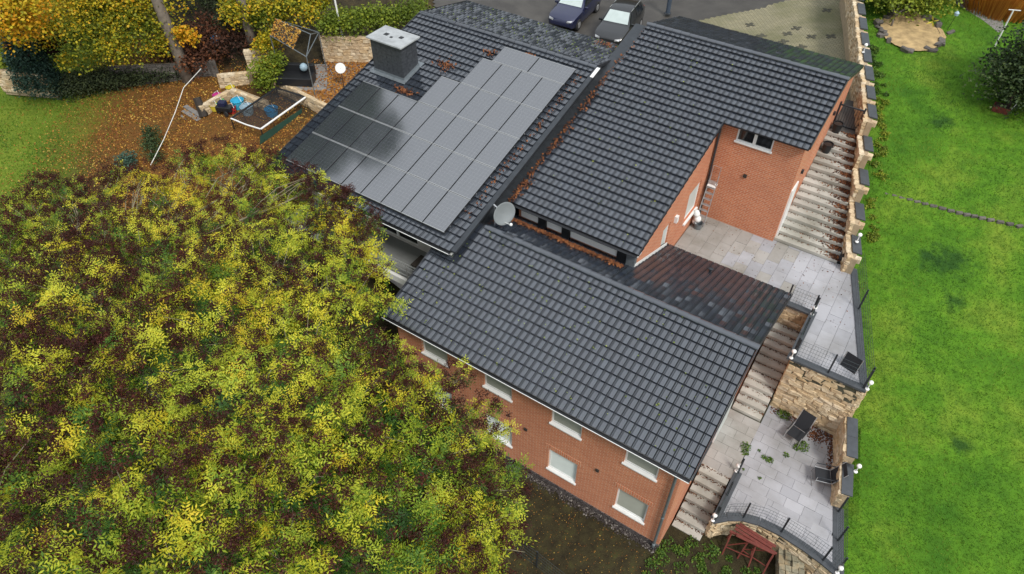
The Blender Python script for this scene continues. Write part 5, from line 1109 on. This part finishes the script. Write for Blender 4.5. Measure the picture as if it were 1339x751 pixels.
GW2 = thing('garden_wall', PZ(390,122,4), 'low sandstone wall between the patio and the toy corner', 'wall')
for (a, b), (c, e) in (((352,103), (372,112)), ((372,112), (436,143))):
    p = PZ(a, b, 4.05); q = PZ(c, e, 4.05); stone_face(GW2, p[:2], q[:2], 3.0, 4.1, hmin=.12, hmax=.22)
    MB().prism([tuple(p[:2]), tuple(q[:2]), (q.x, q.y+.3), (p.x, p.y+.3)], 3.0, 4.06).build('core', M['mortar'], GW2)
GW3 = thing('garden_wall', PZ(320,125,3.6), 'low sandstone wall behind the heap of toys', 'wall'); p = PZ(300,117,3.75); q = PZ(345,134,3.75)
MB().prism([(p.x, p.y+.05), (q.x, q.y+.05), (q.x, q.y+.3), (p.x, p.y+.3)], 2.8, 3.72).build('core', M['mortar'], GW3); stone_face(GW3, p[:2], q[:2], 2.9, 3.76)
p = PZ(262,142,3.6); q = PZ(300,117,3.75); MB().prism([(p.x+.05, p.y), (q.x+.05, q.y), (q.x-.25, q.y), (p.x-.25, p.y)], 2.8, 3.66).build('core', M['mortar'], GW3); stone_face(GW3, p[:2], q[:2], 2.9, 3.7, out=.05)
GW4 = thing('garden_wall', PZ(200,85,3.8), 'weathered grey wall along the wood edge behind the hedge', 'wall')
for (a, b, z0), (c, e, z1) in (((-10,92,4.1), (60,98,4.1)), ((140,88,4.2), (275,80,4.3)), ((283,98,4.1), (320,86,4.5)), ((318,66,5.0), (350,64,5.0))):
    p = PZ(a, b, z0); q = PZ(c, e, z1); stone_face(GW4, p[:2], q[:2], 2.8 if z0 < 4.9 else 3.6, z0, meshes=STN if a > 270 or a < 0 else STG); MB().prism([(p.x, p.y+.02), (q.x, q.y+.02), (q.x, q.y+.28), (p.x, p.y+.28)], 2.6, min(z0, z1)-.02).build('core', M['mortar'], GW4)
p = PZ(275,80,4.3); MB().cbox((p.x, p.y, 3.6), (.35,.35,1.5)).build('pillar', M['greystone'], GW4)
ab = thing('arbour', PZ(405,105,4.05), 'metal framed arbour with leaf covered net roof over dark garden seats', 'arbour')
c1, c2, c3, c4 = PZ(412,125,4.05), PZ(427,92,4.05), PZ(366,96,4.05), PZ(385,78,4.05)
for c in (c1, c2, c3): MB().tube([c, c+Vector((0,0,2.2))], .03, 6).build('post', M['zinc'], ab)
up = Vector((0,0,2.2)); rg_ = [((c1+c2)/2+Vector((0,0,2.75))), ((c3+c4)/2+Vector((0,0,2.75)))]
for a, b in ((c1+up, c2+up), (c1+up, rg_[0]), (c2+up, rg_[0]), (rg_[0], rg_[1]), (c1+up, c3+up), (c2+up, c4+up)): MB().tube([a, b], .025, 6).build('roof_bar', M['zinc'], ab)
e1 = (c1+up).lerp(c3+up, .35); e2 = rg_[0].lerp(rg_[1], .25); MB().add([e1, e2, rg_[1], c3+up], [(0,1,2,3)]).build('net_roof', M['wood_dark'], ab)
pts = [tuple(e1.lerp(c3+up, u).lerp(e2.lerp(rg_[1], u), v)+Vector((0,0,.03))) for u, v in rng.random((600, 2))]; V, Fq, A = scatter_quads(pts, .05, .4); np_mesh('roof_leaves', V, Fq, M['litter'], ab, np.clip(A*.4+.6, 0, 1), 'stuff')
so = thing('garden_sofa', PZ(385,108,4.05), 'dark covered garden sofa under the arbour', 'sofa'); p = PZ(388,108,4.05)
MB().cbox(p+Vector((0,0,.25)), (2.0,.9,.5), 0, .5).build('seat', M['black'], so, bevel=.06); MB().cbox(p+Vector((-.2,.4,.6)), (2.0,.25,.6), 0, .5).build('backrest', M['black'], so, bevel=.06)
cu = MB(); cu.ball(PZ(397,88,4.9), .22, n=8); tag(cu.build('cushion', M['paleblue'], smooth=True), 'pale cushion lying on the garden sofa', 'cushion')
p = PZ(362,101,4.1); tag(MB().ball(p+Vector((0,0,.12)), .16, n=12).build('garden_ball', M['paleblue'], smooth=True), 'pale round ball on the patio wall corner', 'ball')
d2 = thing('round_sign', PZ(450,115,4.05), 'white round board on a thin dark post over the orange leaves', 'sign'); p = PZ(450,115,4.05); c = PZ(446,89,4.05+1.2); c = p+Vector((0,0,1.15)); nn = (CAMP-c).normalized(); nn = Vector((nn.x, nn.y, .35)).normalized()
MB().tube([p, c], .02, 6).build('post', M['dark_metal'], d2); MB().lathe(c, [(.001,.012), (.27,.012), (.27,-.012), (.001,-.012)], 20, M=nn.to_track_quat('Z','Y').to_matrix().to_4x4()).build('board', M['white'], d2)
gl = thing('play_goal', PZ(345,165,3.2), 'white barred play goal with dark netting and green base beside the roof', 'goal')
T1, T2, T3, T4 = PZ(302,155,3.85), PZ(361,115,4.0), PZ(400,127,4.0), PZ(341,169,3.85)
MB().tube([T4, T3], .05, 8).build('crossbar', M['white'], gl); MB().tube([T1, T1.lerp(T4,.5)+Vector((0,0,-.05)), T4], .04, 8).build('side_bar', M['white'], gl); MB().tube([T1, T2], .05, 6).build('top_bar', M['black'], gl); MB().tube([T2, T3], .05, 6).build('top_bar', M['black'], gl)
for c in (T1, T2, T3, T4): MB().tube([c, Vector((c.x, c.y, 3.2))], .035, 6).build('post', M['black'], gl)
g1, g2 = Vector((T4.x, T4.y, 3.12))-(T3-T4)*.1, Vector((T3.x, T3.y, 3.15))-(T3-T4)*.18; MB().add([g1, g2, g2+Vector((.1,.1,.5)), g1+Vector((.1,.1,.5))], [(0,1,2,3)]).build('green_base', M['green_sheet'], gl)
nt = MB()
for k in range(1, 30): nt.tube([T1.lerp(T2, k/30), T4.lerp(T3, k/30)], .010, 3, cap=False); nt.tube([T1.lerp(T2, k/30), Vector(((T1.lerp(T2, k/30)).x, (T1.lerp(T2, k/30)).y, 3.2))], .004, 3, cap=False)
for k in range(1, 22): nt.tube([T1.lerp(T4, k/22), T2.lerp(T3, k/22)], .010, 3, cap=False)
for k in range(1, 5): z_ = 3.2+k*.25; nt.tube([(T1.x, T1.y, z_), (T2.x, T2.y, z_), (T3.x, T3.y, z_)], .004, 3, cap=False)
nt.build('net', M['black'], gl, kind='stuff')
for k in range(3):
    a = T1.lerp(T2, .25+.3*k); b = T4.lerp(T3, .25+.3*k); MB().tube([Vector((a.x, a.y, 3.2)), Vector((a.x, a.y, 3.9)), a.lerp(b, .3)+Vector((0,0,-.05)), a.lerp(b, .7)+Vector((0,0,-.1)), Vector((b.x, b.y, 3.9)), Vector((b.x, b.y, 3.2))], .02, 6).build('hoop', M['black'], gl)
toys = [(286,131,'pink','pink toy bucket in the heap of toys'), (289,139,'green','light green toy tub in the heap of toys'), (282,144,'yellow','yellow toy ball tub in the heap of toys'), (304,147,'red','red toy tub in the heap of toys'), (313,141,'cyan','bright blue toy bucket in the heap of toys'), (303,121,'yellow','yellow green pail by the low wall behind the toys'), (325,149,'paleblue','pale blue crate inside the play goal'), (357,152,'blue','blue box under the play goal netting'), (283,56,'blue','blue bucket lying in the dark wood')]
for i, (px, py, mt, lb) in enumerate(toys):
    p = PZ(px, py, 3.2 if i < 8 else 4.6); r = .26 if i not in (4, 6, 7) else .36
    t = thing('toy_tub' if i < 8 else 'bucket', p, lb, 'toy' if i < 8 else 'bucket'); a = random.uniform(0, 3)
    MB().lathe(p, [(.01,.0), (r*.75,.0), (r,r*1.3), (r*1.06,r*1.3), (r*.92,r*1.3), (r*.7,.04), (.01,.04)], 12).build('tub', M[mt], t); MB().tube([p+Vector((r*math.cos(k*.52+a), r*math.sin(k*.52+a), r*1.3+.25*math.sin(k*.52))) for k in range(7)] if False else [p+Vector((-r,0,r*1.3)), p+Vector((0,.1,r*2)), p+Vector((r,0,r*1.3))], .012, 5).build('handle', M['white'], t)
p = PZ(296,148,3.2); t = thing('ride_on_toy', p, 'dark ride on toy vehicle among the tubs', 'toy'); MB().cbox(p+Vector((0,0,.3)), (.9,.4,.3), 0, .4).build('body', M['black'], t, bevel=.05); MB().cbox(p+Vector((-.1,0,.55)), (.4,.36,.25), 0, .4).build('seat', M['navy'], t, bevel=.04)
for dx in (-.3, .3):
    for dy in (-.22, .22): MB().lathe(p+Vector((dx, dy, .14)), [(.01,-.04), (.14,-.04), (.14,.04), (.01,.04)], 12, M=Matrix.Rotation(math.pi/2, 4, 'X')).build('wheel', M['rubber'], t)
p = PZ(267,152,3.1); t = thing('tree_stump', p, 'dark upright log beside the toys', 'log'); m = MB(); limb(m, p, PZ(258,130,3.9)+Vector((0,0,.1)), .24, .2, 0, 3, .01); m.build('log', M['wood_dark'], t)
dk = thing('wooden_deck', PZ(238,165,2.9), 'short weathered plank steps on the slope below the log', 'deck')
for k in range(9):
    p = PZ(252-k*2, 145+k*6, 3.1-k*.06); MB().cbox(p, (1.5,.26,.05), 0, -.15+random.gauss(0,.04)).build('plank', M['wood_grey'], dk)
a, b, c = PZ(197,216,3.2), PZ(240,115,4.6), PZ(263,90,5.2); tag(MB().tube([a, a.lerp(b,.35)+Vector((0,0,-.15)), a.lerp(b,.7)+Vector((0,0,-.15)), b, c], .02, 6).build('hanging_line', M['rope'], smooth=True), 'thin white line slung past the tall bare trunk', 'line')
p = PZ(447,46,5.5); t = thing('flag_pole', p, 'slim white pole behind the sandstone garden wall', 'pole'); MB().tube([p, p+Vector((-.15,0,6))], .05, 8).build('pole', M['white'], t); MB().lathe(p, [(.1,0), (.1,.06), (.05,.1)], 10).build('foot', M['zinc'], t)
# ================================================================ cars
def car(x, y, rz, paint, lb, name='parked_car'):
    z = float(gz(x, y))+.07; t = thing(name, (x, y, z), lb, 'car', 'cars parked behind the houses'); Mx = Matrix.Translation((x, y, z)) @ Matrix.Rotation(rz, 4, 'Z')
    # stations along the car (front at -y): y, half width, sill z, belt z, roof half width, roof z
    st = [(-2.2,.62,.42,.62,.55,.66), (-2.1,.80,.32,.74,.70,.80), (-1.7,.89,.26,.88,.80,.96), (-1.05,.92,.26,.97,.82,1.05), (-.85,.92,.26,.99,.80,1.10), (-.15,.92,.26,1.02,.66,1.58), (.4,.92,.26,1.03,.67,1.66), (1.2,.92,.26,1.04,.66,1.63), (1.75,.91,.28,1.05,.64,1.52), (2.1,.87,.34,1.02,.70,1.12), (2.22,.78,.45,.9,.66,.95)]
    m = MB(); ring = lambda s: [(-s[1]*.94,s[0],s[2]), (-s[1],s[0],s[2]+.25), (-s[1]*.985,s[0],s[3]), (-s[4],s[0],s[5]-.03), (-s[4]*.8,s[0],s[5]), (0,s[0],s[5]+.015), (s[4]*.8,s[0],s[5]), (s[4],s[0],s[5]-.03), (s[1]*.985,s[0],s[3]), (s[1],s[0],s[2]+.25), (s[1]*.94,s[0],s[2])]
    for s in st: m.v += [tuple(Mx @ Vector(p)) for p in ring(s)]
    k = 11
    for i in range(len(st)-1):
        for j in range(k-1): m.f.append([i*k+j, i*k+j+1, (i+1)*k+j+1, (i+1)*k+j]); m.m.append(0)
        m.f.append([i*k+k-1, i*k, (i+1)*k, (i+1)*k+k-1]); m.m.append(0)
    m.f.append(list(range(k))[::-1]); m.m.append(0); m.f.append([(len(st)-1)*k+j for j in range(k)]); m.m.append(0)
    body = m.build('body', M[paint], t, smooth=True); body.data.set_sharp_from_angle(angle=.7)
    def gl_(name, pts, off, mat='glass'):
        P_ = [Mx @ Vector(p) for p in pts]; n_ = (P_[1]-P_[0]).cross(P_[2]-P_[0]).normalized()
        if n_.dot(P_[0]-(Mx @ Vector((0, 0, .9)))) < 0: n_ = -n_
        MB().add([p+n_*off for p in P_]+[p-n_*.01 for p in P_], [tuple(range(len(P_)))]+[(i, len(P_)+i, len(P_)+(i+1) % len(P_), (i+1) % len(P_)) for i in range(len(P_))]).build(name, M[mat], t)
    gl_('windscreen', [(-.74,-.83,1.11), (.74,-.83,1.11), (.60,-.2,1.54), (-.60,-.2,1.54)], .022, 'skyglass'); gl_('rear_window', [(-.58,1.8,1.48), (.58,1.8,1.48), (.62,2.06,1.16), (-.62,2.06,1.16)], .02)
    for s in (-1, 1):
        gl_('side_window', [(s*.885,-.6,1.08), (s*.885,.38,1.09), (s*.70,.38,1.56), (s*.70,-.1,1.52)], .02); gl_('side_window', [(s*.885,.46,1.09), (s*.885,1.55,1.10), (s*.70,1.5,1.5), (s*.70,.46,1.56)], .02)
        gl_('headlight', [(s*.72,-2.16,.70), (s*.45,-2.2,.66), (s*.45,-2.17,.76), (s*.76,-2.06,.80)], .02, 'alu'); gl_('tail_light', [(s*.84,2.12,.98), (s*.6,2.2,.96), (s*.6,2.17,1.1), (s*.74,2.1,1.12)], .03, 'red')
        P_ = Mx @ Vector((s*1.0,-.62,1.06)); MB().cbox(P_, (.2,.12,.13), 0, rz).build('mirror', M[paint], t, bevel=.03)
        MB().tube([Mx @ Vector((s*.66,-.1,1.60)), Mx @ Vector((s*.66,1.5,1.62))], .018, 6).build('roof_rail', M['alu'], t)
        for yy_ in (-1.4, 1.35):
            c = Mx @ Vector((s*.83, yy_, .33)); Rw = Matrix.Rotation(rz, 4, 'Z') @ Matrix.Rotation(math.pi/2, 4, 'Y'); w_ = MB().lathe(c, [(.01,-.11), (.30,-.11), (.34,-.07), (.34,.07), (.30,.11), (.01,.11)], 20, M=Rw).build('wheel', M['rubber'], t, smooth=False)
            MB().lathe(c, [(.01,-.118), (.19,-.115), (.21,-.09), (.21,.09), (.19,.115), (.01,.118)], 12, M=Rw).build('rim', M['alu'], w_)
car(-15.3, 25.5, math.radians(8), 'car_black', 'black car with a grey bonnet parked close to the driveway edge')
car(-18.6, 26.0, math.radians(5), 'car_blue', 'dark blue car parked behind the solar roof')
p = PZ(873,18,float(gz(-12.5,28))+.05); t = thing('utility_post', p, 'blue grey post at the edge of the paved drive', 'post'); MB().tube([p, p+Vector((0,0,2.6))], .14, 8).build('post', plain('blue_grey_paint', (.05,.07,.1), .5), t); MB().lathe(p, [(.22,0), (.22,.05), (.12,.08)], 10).build('foot', M['zinc_dark'], t)
